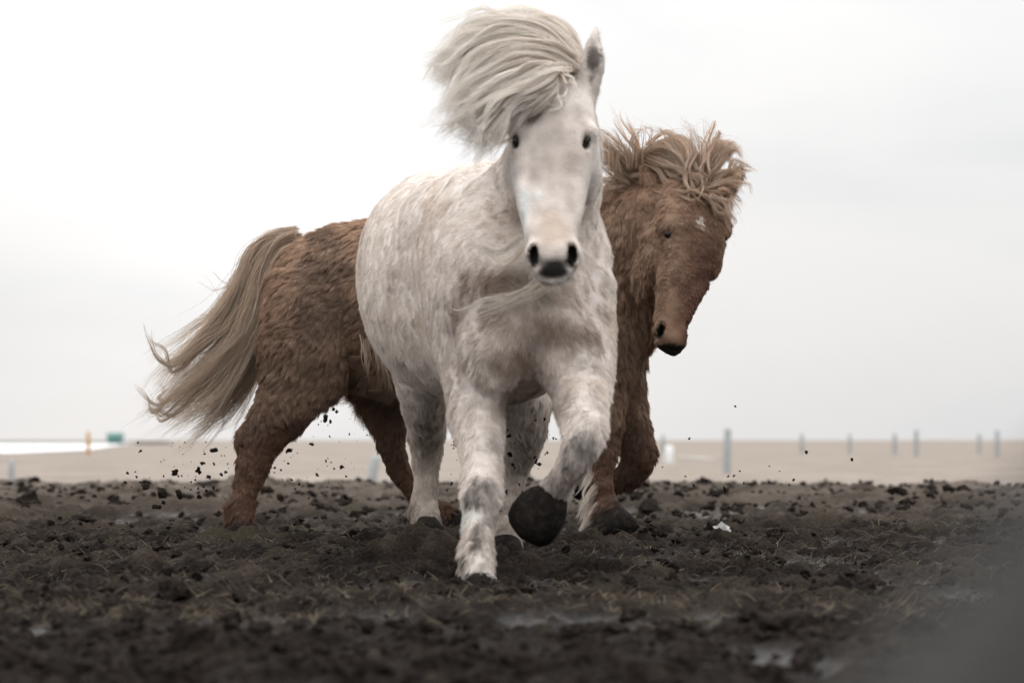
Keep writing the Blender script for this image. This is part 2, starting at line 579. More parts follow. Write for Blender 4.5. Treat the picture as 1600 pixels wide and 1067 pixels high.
# ------------------------------------------------------------------ signed-distance bodies
class Vol:
    def __init__(s, lo, hi, h):
        s.lo, s.h = np.array(lo, float), h
        s.n = np.ceil((np.array(hi) - s.lo) / h).astype(int) + 1
        s.F = np.full(s.n, 0.5, dtype=np.float32)

    def box(s, lo, hi):
        a = np.clip(np.floor((lo - s.lo) / s.h).astype(int), 0, s.n)
        b = np.clip(np.ceil((hi - s.lo) / s.h).astype(int) + 1, 0, s.n)
        return a, b

    def grid(s, a, b):
        g = np.meshgrid(*[s.lo[i] + s.h * np.arange(a[i], b[i]) for i in range(3)], indexing='ij')
        return np.stack(g, -1)

    def smin(s, a, b, D, k):
        sl = tuple(slice(a[i], b[i]) for i in range(3))
        F = s.F[sl]
        hh = np.clip(0.5 + 0.5 * (F - D) / k, 0, 1)
        s.F[sl] = F * (1 - hh) + D * hh - k * hh * (1 - hh)

    def carve(s, a, b, D, k):
        sl = tuple(slice(a[i], b[i]) for i in range(3))
        F = s.F[sl]
        D = -D
        hh = np.clip(0.5 - 0.5 * (F - D) / k, 0, 1)
        s.F[sl] = F * (1 - hh) + D * hh + k * hh * (1 - hh)

    def loft(s, st, up, k=0.03, sub=4, op='add', boxy=2.0):
        """st rows: x y z half-width half-height-up half-height-down."""
        st = np.array(st, float)
        n = len(st)
        ups = np.array([up] * n if np.ndim(up[0]) == 0 else up, float)
        D6 = np.hstack([st, ups])
        T = np.vstack([2 * D6[0] - D6[1], D6, 2 * D6[-1] - D6[-2]])
        rows = []
        for i in range(1, n):
            for j in range(sub):
                t = j / sub
                p0, p1, p2, p3 = T[i - 1], T[i], T[i + 1], T[i + 2]
                rows.append(0.5 * (2 * p1 + (p2 - p0) * t + (2 * p0 - 5 * p1 + 4 * p2 - p3) * t * t + (3 * p1 - p0 - 3 * p2 + p3) * t ** 3))
        rows.append(T[n])
        Q = np.array(rows)
        Q[:, 3:6] = np.maximum(Q[:, 3:6], 0.003)
        rad = Q[:, 3:6].max(1)
        pad = 0.06
        lo = (Q[:, :3] - rad[:, None]).min(0) - pad
        hi = (Q[:, :3] + rad[:, None]).max(0) + pad
        A, B = s.box(lo, hi)
        D = np.full(B - A, 0.5, dtype=np.float32)
        for i in range(len(Q) - 1):
            q0, q1 = Q[i], Q[i + 1]
            r = max(rad[i], rad[i + 1]) + pad
            a, b = s.box(np.minimum(q0[:3], q1[:3]) - r, np.maximum(q0[:3], q1[:3]) + r)
            a, b = np.maximum(a, A), np.minimum(b, B)
            if np.any(b <= a):
                continue
            P = s.grid(a, b)
            d = q1[:3] - q0[:3]
            L = np.linalg.norm(d)
            ax = d / max(L, 1e-9)
            t = np.clip(((P - q0[:3]) @ d) / max(L * L, 1e-12), 0, 1)[..., None]
            rel = P - (q0[:3] + t * d)
            u = (q0[6:9] + q1[6:9]) / 2
            u = norm(u - ax * (u @ ax))
            sd = np.cross(ax, u)
            w = q0[3] + t[..., 0] * (q1[3] - q0[3])
            hu = q0[4] + t[..., 0] * (q1[4] - q0[4])
            hd = q0[5] + t[..., 0] * (q1[5] - q0[5])
            y = rel @ u
            hh = np.where(y > 0, hu, hd)
            capr = np.minimum(np.minimum(w, hh), 0.06)
            x = np.abs(rel @ sd) / w
            y = np.abs(y) / hh
            z = (rel @ ax) / capr
            e = boxy
            kk = np.sqrt((x ** e + y ** e) ** (2 / e) + z * z)
            ln = np.sqrt((rel ** 2).sum(-1))
            val = np.where(kk > 1e-6, ln * (1 - 1 / np.maximum(kk, 1e-6)), -np.minimum(w, hh))
            sl = tuple(slice(a[i2] - A[i2], b[i2] - A[i2]) for i2 in range(3))
            D[sl] = np.minimum(D[sl], val)
        if op == 'add':
            s.smin(A, B, D, k)
        else:
            s.carve(A, B, D, k)

    def ball(s, c, r, k=0.03, op='add', axes=None):
        """ellipsoid of radii r (3) along axes (rows)"""
        c, r = np.array(c, float), np.array(r if np.ndim(r) else [r] * 3, float)
        A, B = s.box(c - r.max() - 0.05, c + r.max() + 0.05)
        rel = s.grid(A, B) - c
        ax = np.eye(3) if axes is None else np.array(axes)
        q = np.stack([(rel @ ax[i]) / r[i] for i in range(3)], -1)
        kk = np.sqrt((q ** 2).sum(-1))
        ln = np.sqrt((rel ** 2).sum(-1))
        D = np.where(kk > 1e-6, ln * (1 - 1 / np.maximum(kk, 1e-6)), -r.min())
        (s.smin if op == 'add' else s.carve)(A, B, D, k)

    def wrinkle(s, amp, freq, seed):
        m = np.abs(s.F) < 0.06
        I = np.argwhere(m)
        s.F[m] += amp * fbm((s.lo + I * s.h) * freq, 3, seed)

    def mesh(s, smooth=3):
        F = s.F
        n = np.array(F.shape)
        corners = [(i, j, k) for i in (0, 1) for j in (0, 1) for k in (0, 1)]
        ins = F < 0
        cnt = np.zeros(n - 1, dtype=np.int8)
        for (i, j, k) in corners:
            cnt += ins[i:n[0] - 1 + i, j:n[1] - 1 + j, k:n[2] - 1 + k]
        cells = np.argwhere((cnt > 0) & (cnt < 8))
        V = np.stack([F[cells[:, 0] + i, cells[:, 1] + j, cells[:, 2] + k] for (i, j, k) in corners], 1)
        C = np.array(corners, float)
        acc = np.zeros((len(cells), 3))
        num = np.zeros(len(cells))
        for a in range(8):
            for b in range(a + 1, 8):
                if np.abs(C[a] - C[b]).sum() != 1:
                    continue
                m = (V[:, a] < 0) != (V[:, b] < 0)
                t = np.where(m, V[:, a] / np.where(m, V[:, a] - V[:, b], 1), 0)
                acc += np.where(m[:, None], C[a] + t[:, None] * (C[b] - C[a]), 0)
                num += m
        verts = s.lo + s.h * (cells + acc / num[:, None])
        idx = np.full(n - 1, -1, dtype=np.int64)
        idx[tuple(cells.T)] = np.arange(len(cells))
        faces = []
        for axx in range(3):
            sl0 = [slice(1, n[i] - 1) for i in range(3)]
            sl1 = [slice(1, n[i] - 1) for i in range(3)]
            sl0[axx] = slice(0, n[axx] - 1)
            sl1[axx] = slice(1, n[axx])
            a, b = ins[tuple(sl0)], ins[tuple(sl1)]
            E = np.argwhere(a != b)
            flip = a[tuple(E.T)]
            off = np.array([1, 1, 1])
            off[axx] = 0
            E = E + off
            u, v = (axx + 1) % 3, (axx + 2) % 3
            eu, ev = np.eye(3, dtype=int)[u], np.eye(3, dtype=int)[v]
            q = np.stack([idx[tuple((E - eu - ev).T)], idx[tuple((E - ev).T)], idx[tuple(E.T)], idx[tuple((E - eu).T)]], 1)
            q = np.where(flip[:, None], q, q[:, ::-1])
            faces.append(q)
        faces = np.vstack(faces)
        faces = faces[(faces >= 0).all(1)]
        for _ in range(smooth):
            s2 = np.zeros_like(verts)
            c2 = np.zeros(len(verts))
            for a, b in ((0, 1), (1, 2), (2, 3), (3, 0)):
                np.add.at(s2, faces[:, a], verts[faces[:, b]])
                np.add.at(s2, faces[:, b], verts[faces[:, a]])
                np.add.at(c2, faces[:, a], 1)
                np.add.at(c2, faces[:, b], 1)
            verts = 0.5 * verts + 0.5 * s2 / np.maximum(c2, 1)[:, None]
        return verts, faces


def vert_normals(verts, faces):
    fn = np.cross(verts[faces[:, 2]] - verts[faces[:, 0]], verts[faces[:, 3]] - verts[faces[:, 1]])
    vn = np.zeros_like(verts)
    for k in range(4):
        np.add.at(vn, faces[:, k], fn)
    return norm(vn), fn


def blob(P, c, r, soft=0.5, wob=0.35, seed=0, freq=14):
    d = (P - np.asarray(c)) / np.asarray(r)
    q = np.sqrt((d ** 2).sum(1)) + wob * fbm(P * freq, 3, seed)
    return 1 - sstep(q, 1 - soft, 1 + soft * 0.3)


def lerp(a, b, t):
    return a + (np.asarray(b) - a) * np.asarray(t)[:, None]


# ------------------------------------------------------------------ fur
EYE_POS = np.array([0, 0, CAM_H])


def clump_of(P, size, seed):
    """nearest jittered lattice point and a random id for it"""
    I0 = np.floor(P / size).astype(np.int64)
    best = np.full(len(P), 1e9)
    cen = np.zeros_like(P)
    rid = np.zeros((len(P), 4))
    for dx in (-1, 0, 1):
        for dy in (-1, 0, 1):
            for dz in (-1, 0, 1):
                I = I0 + np.array([dx, dy, dz])
                J = np.stack([hash3(I[:, 0], I[:, 1], I[:, 2], seed + q) for q in range(3)], 1)
                c = (I + J) * size
                d = ((c - P) ** 2).sum(1)
                m = d < best
                best[m] = d[m]
                cen[m] = c[m]
                rid[m] = np.stack([hash3(I[m, 0], I[m, 1], I[m, 2], seed + 7 + q) for q in range(4)], 1)
    return cen, rid


def make_fur(name, parent, verts, faces, cols, n, comb, length, lift, rad, mask=None, seed=0, curl=0.5, csize=0.018, clump=None, cvar=0.12, root=0.6):
    vn, fn = vert_normals(verts, faces)
    area = np.linalg.norm(fn, axis=1) * 0.5
    cen = verts[faces].mean(1)
    facing = (norm(fn) * norm(EYE_POS - cen)).sum(1)
    w = area * (facing > -0.45) * np.where(facing > -0.1, 1.0, 0.45)
    if mask is not None:
        w = w * mask[faces].mean(1)
    g = np.random.default_rng(seed)
    fi = g.choice(len(faces), n, p=w / w.sum())
    u, v = g.random(n)[:, None], g.random(n)[:, None]
    q = faces[fi]

    def bil(A):
        return (A[q[:, 0]] * (1 - u) + A[q[:, 1]] * u) * (1 - v) + (A[q[:, 3]] * (1 - u) + A[q[:, 2]] * u) * v
    P = bil(verts)
    Nn = norm(bil(vn))
    C = bil(cols)
    cc, rid = clump_of(P + 0.004 * g.normal(size=P.shape), csize, seed)
    L = length(P, Nn)
    cf = clump(P) if clump is not None else np.full(n, 0.6)
    L = L * (1 + cf * 0.5 * (rid[:, 3] - 0.5)) * g.uniform(0.7, 1.12, n)
    lf = lift(P, Nn) * (0.7 + 0.6 * rid[:, 2])
    cb = comb(P, Nn)
    cb = cb + curl * 0.8 * vnoise3(P * 14, seed + 5) + curl * cf[:, None] * 1.1 * (rid[:, :3] - 0.5) + 0.10 * g.normal(size=(n, 3))
    tg = norm(cb - Nn * (cb * Nn).sum(1, keepdims=True))
    pull = cc - P
    pull = pull - Nn * (pull * Nn).sum(1, keepdims=True)
    d0 = norm(tg * (1 - lf[:, None] * 0.7) + Nn * (lf[:, None] + 0.15))
    d1 = norm(tg + Nn * lf[:, None] * 0.3 + np.array([0, 0, -0.12]) + 0.5 * curl * (rid[:, 1:4] - 0.5))
    k = 5
    pts = np.zeros((n, k, 3))
    pts[:, 0] = P - Nn * 0.004
    for i in range(1, k):
        t = i / (k - 1)
        dd = norm(d0 * (1 - t) + d1 * t)
        pts[:, i] = pts[:, i - 1] + dd * (L / (k - 1))[:, None]
    for i in range(1, k):
        t = i / (k - 1)
        pts[:, i] += pull * (cf * 0.85 * t ** 0.8)[:, None]
    rr = rad * g.uniform(0.7, 1.2, n)
    radii = rr[:, None] * np.array([1.0, 0.95, 0.8, 0.55, 0.15])
    var = (1 + cvar * g.normal(size=n) + cvar * 1.6 * cf * (rid[:, 0] - 0.5)).clip(0.5, 1.6)
    tip = np.array([root, root + (1 - root) * 0.35, root + (1 - root) * 0.75, 1.04, 1.14])  # dark roots put the shade between tufts into the strand colour
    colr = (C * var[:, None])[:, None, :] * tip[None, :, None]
    return hair_obj(name, pts, radii, colr.clip(0, 0.95), MAT_FUR, parent)


def spline(P, m):
    P = np.asarray(P, float)
    n = len(P)
    T = np.vstack([2 * P[0] - P[1], P, 2 * P[-1] - P[-2]])
    out = []
    for s in np.linspace(0, n - 1, m):
        i = min(int(s), n - 2)
        t = s - i
        p0, p1, p2, p3 = T[i], T[i + 1], T[i + 2], T[i + 3]
        out.append(0.5 * (2 * p1 + (p2 - p0) * t + (2 * p0 - 5 * p1 + 4 * p2 - p3) * t * t + (3 * p1 - p0 - 3 * p2 + p3) * t ** 3))
    return np.array(out)


def make_locks(name, parent, guides, col_root, col_tip, rad=0.0007, m=14, seed=0, wav=0.02, dark=0.35):
    """guides: (points, strand count, root spread, tip spread, length variation)"""
    g = np.random.default_rng(seed)
    allp, allr, allc = [], [], []
    tt = np.linspace(0, 1, m)
    for gi, (pts, n, s0, s1, lv) in enumerate(guides):
        G = spline(pts, m)
        nl = max(3, n // 28)                         # sub-locks that clump together
        lock = g.integers(0, nl, n)
        loff = g.normal(size=(nl, 3))
        ltip = g.normal(size=(nl, 3))
        lph = g.uniform(0, 100, nl)
        off = loff[lock] * 0.85 + g.normal(size=(n, 3)) * 0.30
        tipo = ltip[lock] * 0.95 + g.normal(size=(n, 3)) * 0.16
        spread = (s0 * (1 - tt) + s1 * tt ** 1.2)[None, :, None]
        mixo = off[:, None, :] * (1 - tt[None, :, None]) + (0.5 * off + 1.05 * tipo)[:, None, :] * tt[None, :, None]
        S = G[None] + mixo * spread
        W = np.stack([vnoise(np.stack([tt * 3.5 + lph[l] * 1.0, np.full(m, a * 9.1), np.full(m, gi)], 1), seed) for l in range(nl) for a in range(3)], 0).reshape(nl, 3, m).transpose(0, 2, 1)
        S = S + W[lock] * (wav * tt[None, :, None])
        S = S + vnoise3(S.reshape(-1, 3) * 13, seed + 2).reshape(S.shape) * 0.006 * tt[None, :, None]
        stray = g.random(n) < 0.09
        S[stray] += (g.normal(size=(stray.sum(), 1, 3)) * s1 * 0.9) * (tt[None, :, None] ** 1.6)
        lens = 1 - lv * g.random(n) ** 1.5
        for a in range(n):                           # trim to individual length
            S[a] = np.stack([np.interp(tt * lens[a], tt, S[a, :, c]) for c in range(3)], 1)
        r = rad * g.uniform(0.7, 1.25, n)[:, None] * (1 - 0.8 * tt ** 2)[None]
        lc = (1 + dark * (g.random(nl) - 0.55))[lock] * (1 + 0.14 * g.normal(size=n))
        c = np.asarray(col_root)[None, None] * (1 - tt[None, :, None]) + np.asarray(col_tip)[None, None] * tt[None, :, None]
        c = c * lc.clip(0.45, 1.5)[:, None, None]
        allp.append(S)
        allr.append(r)
        allc.append(c)
    return hair_obj(name, np.vstack(allp), np.vstack(allr), np.vstack(allc).clip(0, 0.95), MAT_MANE, parent)


def tube_loft(name, stations, mat, parent, seg=20, up=(0, -1, 0), colors=None, rough=0.0, seed=0):
    """closed loft through rows x y z rx ry"""
    st = np.array(stations, float)
    n = len(st)
    V, Fc = [], []
    for i in range(n):
        d = st[min(i + 1, n - 1), :3] - st[max(i - 1, 0), :3]
        ax = norm(d)
        u = norm(np.array(up) - ax * np.dot(up, ax))
        sd = np.cross(ax, u)
        for j in range(seg):
            a = 2 * math.pi * j / seg
            V.append(st[i, :3] + sd * math.cos(a) * st[i, 3] + u * math.sin(a) * st[i, 4])
    for i in range(n - 1):
        for j in range(seg):
            Fc.append((i * seg + j, i * seg + (j + 1) % seg, (i + 1) * seg + (j + 1) % seg, (i + 1) * seg + j))
    Fc.append(tuple(range(seg))[::-1])
    Fc.append(tuple((n - 1) * seg + j for j in range(seg)))
    V = np.array(V)
    if rough:
        V = V + rough * vnoise3(V * 45, seed)
    return mesh_obj(name, V, Fc, mat, parent)


def ellipsoid(name, c, r, mat, parent, axes=None, nu=20, nv=14):
    ax = np.eye(3) if axes is None else np.array(axes)
    V, Fc = [], []
    for i in range(nv + 1):
        th = math.pi * i / nv
        for j in range(nu):
            ph = 2 * math.pi * j / nu
            V.append(np.array(c) + r[0] * math.sin(th) * math.cos(ph) * ax[0] + r[1] * math.sin(th) * math.sin(ph) * ax[1] + r[2] * math.cos(th) * ax[2])
    for i in range(nv):
        for j in range(nu):
            Fc.append((i * nu + j, i * nu + (j + 1) % nu, (i + 1) * nu + (j + 1) % nu, (i + 1) * nu + j))
    return mesh_obj(name, np.array(V), Fc, mat, parent)


def empty(name, loc):
    o = bpy.data.objects.new(name, None)
    o.empty_display_size = 0.2
    sc.collection.objects.link(o)
    o.location = loc
    return o


UPZ = np.array([0, 0, 1.0])


# ================================================================== WHITE HORSE
def st_px(rows):
    """rows: px, py, Y, half-width px, half-depth metres (front), [back]"""
    o = []
    for r in rows:
        p = at(r[0], r[1], r[2])
        o.append([*p, M(r[3], r[2]), r[4], r[5] if len(r) > 5 else r[4]])
    return o


def build_white():
    Fw = norm([0.208, -0.978, 0])
    Lw = norm([0.978, 0.208, 0])
    C0 = np.array([-0.145, 10.12, 0])
    vol = Vol((-0.75, 8.6, -0.1), (0.55, 11.35, 1.75), 0.0085)

    def B(s, z, w, hu, hd, side=0.0):
        p = C0 + Fw * s + Lw * side
        return [p[0], p[1], z, w, hu, hd]
    trunk = [B(-0.86, 0.98, 0.10, 0.14, 0.20), B(-0.74, 1.00, 0.21, 0.24, 0.30), B(-0.5, 1.00, 0.275, 0.32, 0.37),
             B(-0.20, 0.93, 0.306, 0.36, 0.37), B(0.08, 0.91, 0.288, 0.36, 0.37), B(0.34, 0.91, 0.240, 0.38, 0.37),
             B(0.60, 0.89, 0.252, 0.32, 0.36), B(0.80, 0.86, 0.230, 0.24, 0.31), B(0.92, 0.84, 0.15, 0.14, 0.20)]
    vol.loft(trunk, UPZ, k=0.03, boxy=2.15)
    # neck
    dors = norm([-0.1, 0.75, 0.55])
    neck = [[*at(812, 400, 9.66), 0.235, 0.24, 0.30],
            [*at(835, 345, 9.52), 0.205, 0.22, 0.27],
            [*at(858, 285, 9.40), 0.160, 0.19, 0.20],
            [*at(869, 225, 9.29), 0.134, 0.16, 0.16],
            [*at(874, 165, 9.22), 0.098, 0.10, 0.12]]
    vol.loft(neck, dors, k=0.05)
    # head
    fc = norm([0.03, -0.80, 0.60])
    head = [[*at(878, 146, 9.19), M(46, 9.1), 0.055, 0.09],
            [*at(869, 180, 9.14), M(62, 9.1), 0.075, 0.12],
            [*at(866, 212, 9.09), M(68, 9.1), 0.085, 0.14],
            [*at(863, 250, 9.04), M(65, 9.0), 0.085, 0.16],
            [*at(862, 300, 8.97), M(55, 8.95), 0.074, 0.14],
            [*at(862, 345, 8.91), M(44, 8.9), 0.064, 0.105],
            [*at(863, 385, 8.86), M(38, 8.85), 0.060, 0.08],
            [*at(864, 407, 8.825), M(37, 8.8), 0.050, 0.066],
            [*at(865, 419, 8.81), M(31, 8.8), 0.036, 0.052]]
    vol.loft(head, fc, k=0.03, boxy=2.5)
    # jowls, brow ridges, facial crests, chin, nostril wings
    fax = [np.array([1.0, 0, 0]), norm([0, -0.81, 0.587]), norm([0, -0.587, -0.81])]
    for sx in (-1, 1):
        vol.ball(at(864 + 52 * sx, 268, 9.14), (0.042, 0.075, 0.10), k=0.04)
        vol.ball(at(863 + 58 * sx, 205, 9.035), (0.024, 0.030, 0.030), k=0.02)
        vol.ball(at(862 + 45 * sx, 296, 8.95), (0.012, 0.02, 0.09), k=0.025, axes=fax)
        vol.ball(at(864 + 30 * sx, 397, 8.815), (0.028, 0.036, 0.040), k=0.016)
        vol.ball(at(862 + 36 * sx, 178, 9.03), (0.022, 0.018, 0.035), k=0.03, op='carve', axes=fax)
        vol.ball(at(862 + 33 * sx, 330, 8.845), (0.012, 0.010, 0.06), k=0.03, op='carve', axes=fax)
    vol.ball(at(866, 424, 8.84), (0.048, 0.034, 0.024), k=0.02)
    # nostrils
    for sx in (-1, 1):
        ax = [norm([1, 0, 0.30 * sx]), norm([0.0, -1, 0.0]), norm([-0.30 * sx, 0, 1])]
        vol.ball(at(864 + 32 * sx, 396, 8.782), (0.0135, 0.044, 0.033), k=0.007, op='carve', axes=ax)
        vol.ball(at(864 + 24 * sx, 412, 8.775), (0.012, 0.036, 0.018), k=0.008, op='carve', axes=ax)
    # eye sockets
    for sx in (-1, 1):
        ax = [norm([1, 0, -0.42 * sx]), [0, 1, 0], norm([0.42 * sx, 0, 1])]
        vol.ball(at(861 + 56 * sx, 221, 9.005), (0.009, 0.022, 0.024), k=0.008, op='carve', axes=ax)
    # ears
    vol.loft([[*at(914, 150, 9.17), 0.036, 0.026, 0.026], [*at(921, 120, 9.16), 0.040, 0.028, 0.028],
              [*at(926, 88, 9.16), 0.033, 0.024, 0.024], [*at(930, 58, 9.17), 0.017, 0.012, 0.012], [*at(931, 42, 9.18), 0.006, 0.006, 0.006]], norm([-0.25, -1, 0]), k=0.02)
    vol.loft([[*at(916, 128, 9.13), 0.016, 0.03, 0.016], [*at(921, 105, 9.125), 0.024, 0.03, 0.020],
              [*at(927, 80, 9.13), 0.017, 0.03, 0.016], [*at(930, 60, 9.145), 0.005, 0.02, 0.010]], norm([-0.25, -1, 0]), k=0.01, op='carve')
    vol.loft([[*at(835, 158, 9.19), 0.034, 0.024, 0.024], [*at(826, 130, 9.22), 0.034, 0.024, 0.024],
              [*at(815, 105, 9.26), 0.024, 0.018, 0.018], [*at(806, 86, 9.30), 0.006, 0.006, 0.006]], norm([0.1, -1, 0.3]), k=0.02)
    # planted fore leg
    vol.loft(st_px([(748, 470, 9.55, 62, 0.16), (744, 540, 9.46, 57, 0.15), (744, 600, 9.38, 49, 0.12), (747, 655, 9.30, 42, 0.09),
                    (752, 715, 9.21, 33, 0.066), (754, 768, 9.14, 31, 0.060), (750, 815, 9.09, 21, 0.040), (748, 850, 9.06, 20.5, 0.042), (747, 872, 9.04, 24, 0.05),
                    (748, 895, 9.01, 23, 0.05), (749, 912, 8.99, 26, 0.056)]), Fw, k=0.035)
    vol.ball(at(753, 772, 9.10), (0.050, 0.045, 0.055), k=0.025)
    # lifted fore leg
    vol.loft(st_px([(895, 470, 9.50, 62, 0.16), (905, 545, 9.40, 55, 0.14), (909, 598, 9.24, 46, 0.11), (911, 640, 9.09, 37, 0.082),
                    (910, 682, 8.99, 32, 0.062), (899, 714, 8.99, 27, 0.050), (880, 748, 9.06, 22, 0.040), (864, 772, 9.12, 27, 0.046), (852, 790, 9.15, 30, 0.045)]), Fw, k=0.035)
    vol.ball(at(916, 678, 8.97), (0.052, 0.046, 0.056), k=0.025)
    # hind legs
    vol.loft(st_px([(672, 490, 10.70, 80, 0.20), (662, 560, 10.68, 56, 0.17), (662, 620, 10.72, 37, 0.11), (664, 665, 10.86, 28, 0.08), (665, 700, 10.92, 26, 0.06),
                    (666, 745, 10.93, 19, 0.036), (664, 785, 10.92, 19, 0.04), (667, 815, 10.89, 20, 0.045)]), Fw, k=0.05)
    vol.loft(st_px([(800, 500, 10.45, 70, 0.20), (812, 580, 10.38, 50, 0.16), (822, 645, 10.40, 35, 0.11), (816, 690, 10.52, 26, 0.08), (806, 728, 10.58, 22, 0.058),
                    (798, 775, 10.57, 16, 0.036), (791, 818, 10.53, 17, 0.04), (790, 850, 10.50, 20, 0.045)]), Fw, k=0.05)
    # breast muscles and the crease between chest and fore legs
    vol.ball(at(775, 545, 9.25), (0.105, 0.09, 0.13), k=0.06)
    vol.ball(at(880, 540, 9.25), (0.105, 0.09, 0.13), k=0.06)
    vol.ball(at(905, 420, 9.52), (0.085, 0.12, 0.13), k=0.08)
    vol.wrinkle(0.006, 9.0, 5)
    vol.wrinkle(0.002, 26.0, 15)
    V, F = vol.mesh(2)

    P = V
    base = np.array([0.84, 0.76, 0.70])
    col = np.tile(base, (len(P), 1))
    n1 = fbm(P * 4.0, 4, 201)
    col = col * (1 + 0.10 * n1)[:, None]
    col = lerp(col, np.array([0.60, 0.49, 0.41]), 0.40 * sstep(fbm(P * 6.5, 3, 211), 0.1, 0.75))       # old stains
    spots = sstep(fbm(P * np.array([16, 9, 12]), 2, 221), 0.70, 1.0) * sstep(P[:, 1], 9.35, 9.7)
    col = lerp(col, np.array([0.36, 0.30, 0.26]), 0.65 * spots)
    brown = np.array([0.24, 0.15, 0.10])
    for c, r, a in ((at(785, 470, 9.2), (0.15, 0.35, 0.09), 0.8), (at(860, 510, 9.2), (0.16, 0.35, 0.06), 0.65), (at(795, 550, 9.2), (0.10, 0.35, 0.06), 0.65), (at(820, 635, 9.3), (0.12, 0.4, 0.05), 0.6),
                    (at(725, 570, 9.3), (0.05, 0.3, 0.04), 0.35), (at(930, 500, 9.2), (0.05, 0.3, 0.08), 0.3), (at(812, 330, 9.3), (0.04, 0.2, 0.06), 0.5)):
        col = lerp(col, brown, a * blob(P, c, r, 0.7, 0.6, 231, 11))
    # pinkish-grey skin showing through on the face, dark muzzle
    col = lerp(col, np.array([0.50, 0.42, 0.375]), 0.75 * blob(P, at(863, 240, 9.0), (0.15, 0.25, 0.20), 0.8, 0.35, 241))
    col = lerp(col, np.array([0.55, 0.43, 0.335]), 0.75 * blob(P, at(863, 365, 8.85), (0.065, 0.1, 0.10), 0.7, 0.2, 243))
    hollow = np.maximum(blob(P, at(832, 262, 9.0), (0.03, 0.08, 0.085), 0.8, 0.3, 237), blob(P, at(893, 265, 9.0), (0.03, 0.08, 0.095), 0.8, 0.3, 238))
    col = col * (1 - 0.22 * hollow)[:, None]  # shading of the facial hollows painted in as darker colour
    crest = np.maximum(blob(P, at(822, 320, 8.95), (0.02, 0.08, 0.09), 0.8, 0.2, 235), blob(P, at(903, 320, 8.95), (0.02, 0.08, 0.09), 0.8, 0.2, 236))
    col = col * (1 + 0.22 * crest)[:, None]  # facial crests painted lighter, as if catching light
    col = col * (1 + 0.15 * fbm(P * np.array([30, 14, 14]), 4, 239) * sstep(9.25 - P[:, 1], 0, 0.1))[:, None]
    muz = np.maximum(blob(P, at(865, 414, 8.78), (0.060, 0.09, 0.026), 0.7, 0.2, 251), blob(P, at(865, 424, 8.78), (0.056, 0.09, 0.026), 0.45, 0.12, 252))
    col = lerp(col, np.array([0.035, 0.031, 0.029]), muz)
    for sx in (-1, 1):
        col = lerp(col, np.array([0.012, 0.010, 0.010]), blob(P, at(864 + 30 * sx, 399, 8.80), (0.0175, 0.05, 0.038), 0.25, 0.05, 253))
        col = lerp(col, np.array([0.03, 0.025, 0.022]), blob(P, at(861 + 56 * sx, 221, 9.01), (0.013, 0.03, 0.026), 0.4, 0.05, 255))
    # ear inside
    col = lerp(col, np.array([0.13, 0.105, 0.095]), 0.95 * blob(P, at(927, 88, 9.13), (0.022, 0.035, 0.075), 0.5, 0.3, 257, 40))
    # muddy knees and lower legs
    mud = np.array([0.085, 0.066, 0.054])
    for c, r, a in ((at(750, 778, 9.05), (0.052, 0.09, 0.062), 0.9), (at(908, 704, 8.93), (0.062, 0.06, 0.055), 0.85), (at(868, 752, 9.05), (0.03, 0.06, 0.04), 0.6),
                    (at(746, 845, 9.05), (0.022, 0.1, 0.08), 0.7), (at(748, 902, 9.0), (0.09, 0.16, 0.075), 0.95), (at(752, 835, 9.03), (0.03, 0.1, 0.10), 0.7), (at(768, 690, 9.15), (0.022, 0.1, 0.02), 0.4),
                    (at(695, 770, 10.9), (0.05, 0.2, 0.16), 0.6), (at(670, 815, 10.9), (0.09, 0.2, 0.06), 0.75), (at(792, 830, 10.5), (0.09, 0.2, 0.09), 0.75),
                    (at(700, 690, 10.9), (0.05, 0.2, 0.15), 0.35), (at(845, 690, 10.5), (0.06, 0.2, 0.16), 0.4), (at(850, 790, 9.1), (0.09, 0.1, 0.035), 0.8)):
        col = lerp(col, mud, a * blob(P, c, r, 0.7, 1.0, 261, 20) * (0.7 + 0.5 * vnoise(P * np.array([120, 60, 40]), 262)).clip(0, 1))
    speck = sstep(vnoise(P * 55, 271), 0.70, 0.86) * sstep(0.62 - P[:, 2], 0, 0.3) * sstep(P[:, 1], 10.0, 10.3)
    col = lerp(col, mud, 0.8 * speck)
    hind = sstep(P[:, 1], 10.2, 10.5) * sstep(0.62 - P[:, 2], 0, 0.12)
    col = lerp(col, np.array([0.40, 0.33, 0.27]), 0.6 * hind)
    col = col.clip(0.005, 0.9)

    root = empty('white_horse', (0.05, 9.9, 0))
    tag(root, 'muddy white horse galloping head-on with its forelock blown sideways', 'horse', 'galloping horses')
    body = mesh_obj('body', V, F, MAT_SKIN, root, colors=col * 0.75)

    # fur
    nose = at(864, 400, 8.82)

    def headness(P):
        return (1 - sstep(P[:, 1], 9.05, 9.22)) * sstep(P[:, 2], 0.88, 0.95)

    def legness(P):
        return 1 - sstep(P[:, 2], 0.42, 0.66)

    def comb(P, Nn):
        hd = headness(P)[:, None]
        d = -Fw * 0.75 + UPZ * -0.6
        rad_ = P - at(830, 470, 9.2)
        rad_ = rad_ * np.array([1.5, 0, 1.0])
        fr = (sstep(Nn @ Fw, 0.35, 0.8) * (1 - legness(P)))[:, None]
        dd = d * (1 - fr) + (norm(rad_) * 0.6 + UPZ * -0.5) * fr
        lg = legness(P)[:, None]
        dd = dd * (1 - lg) + (UPZ * -1.0 - Fw * 0.25) * lg
        hh = np.array([0, -0.3, -0.8]) + Nn * np.array([0.7, 0, 0])
        return dd * (1 - hd) + hh * hd

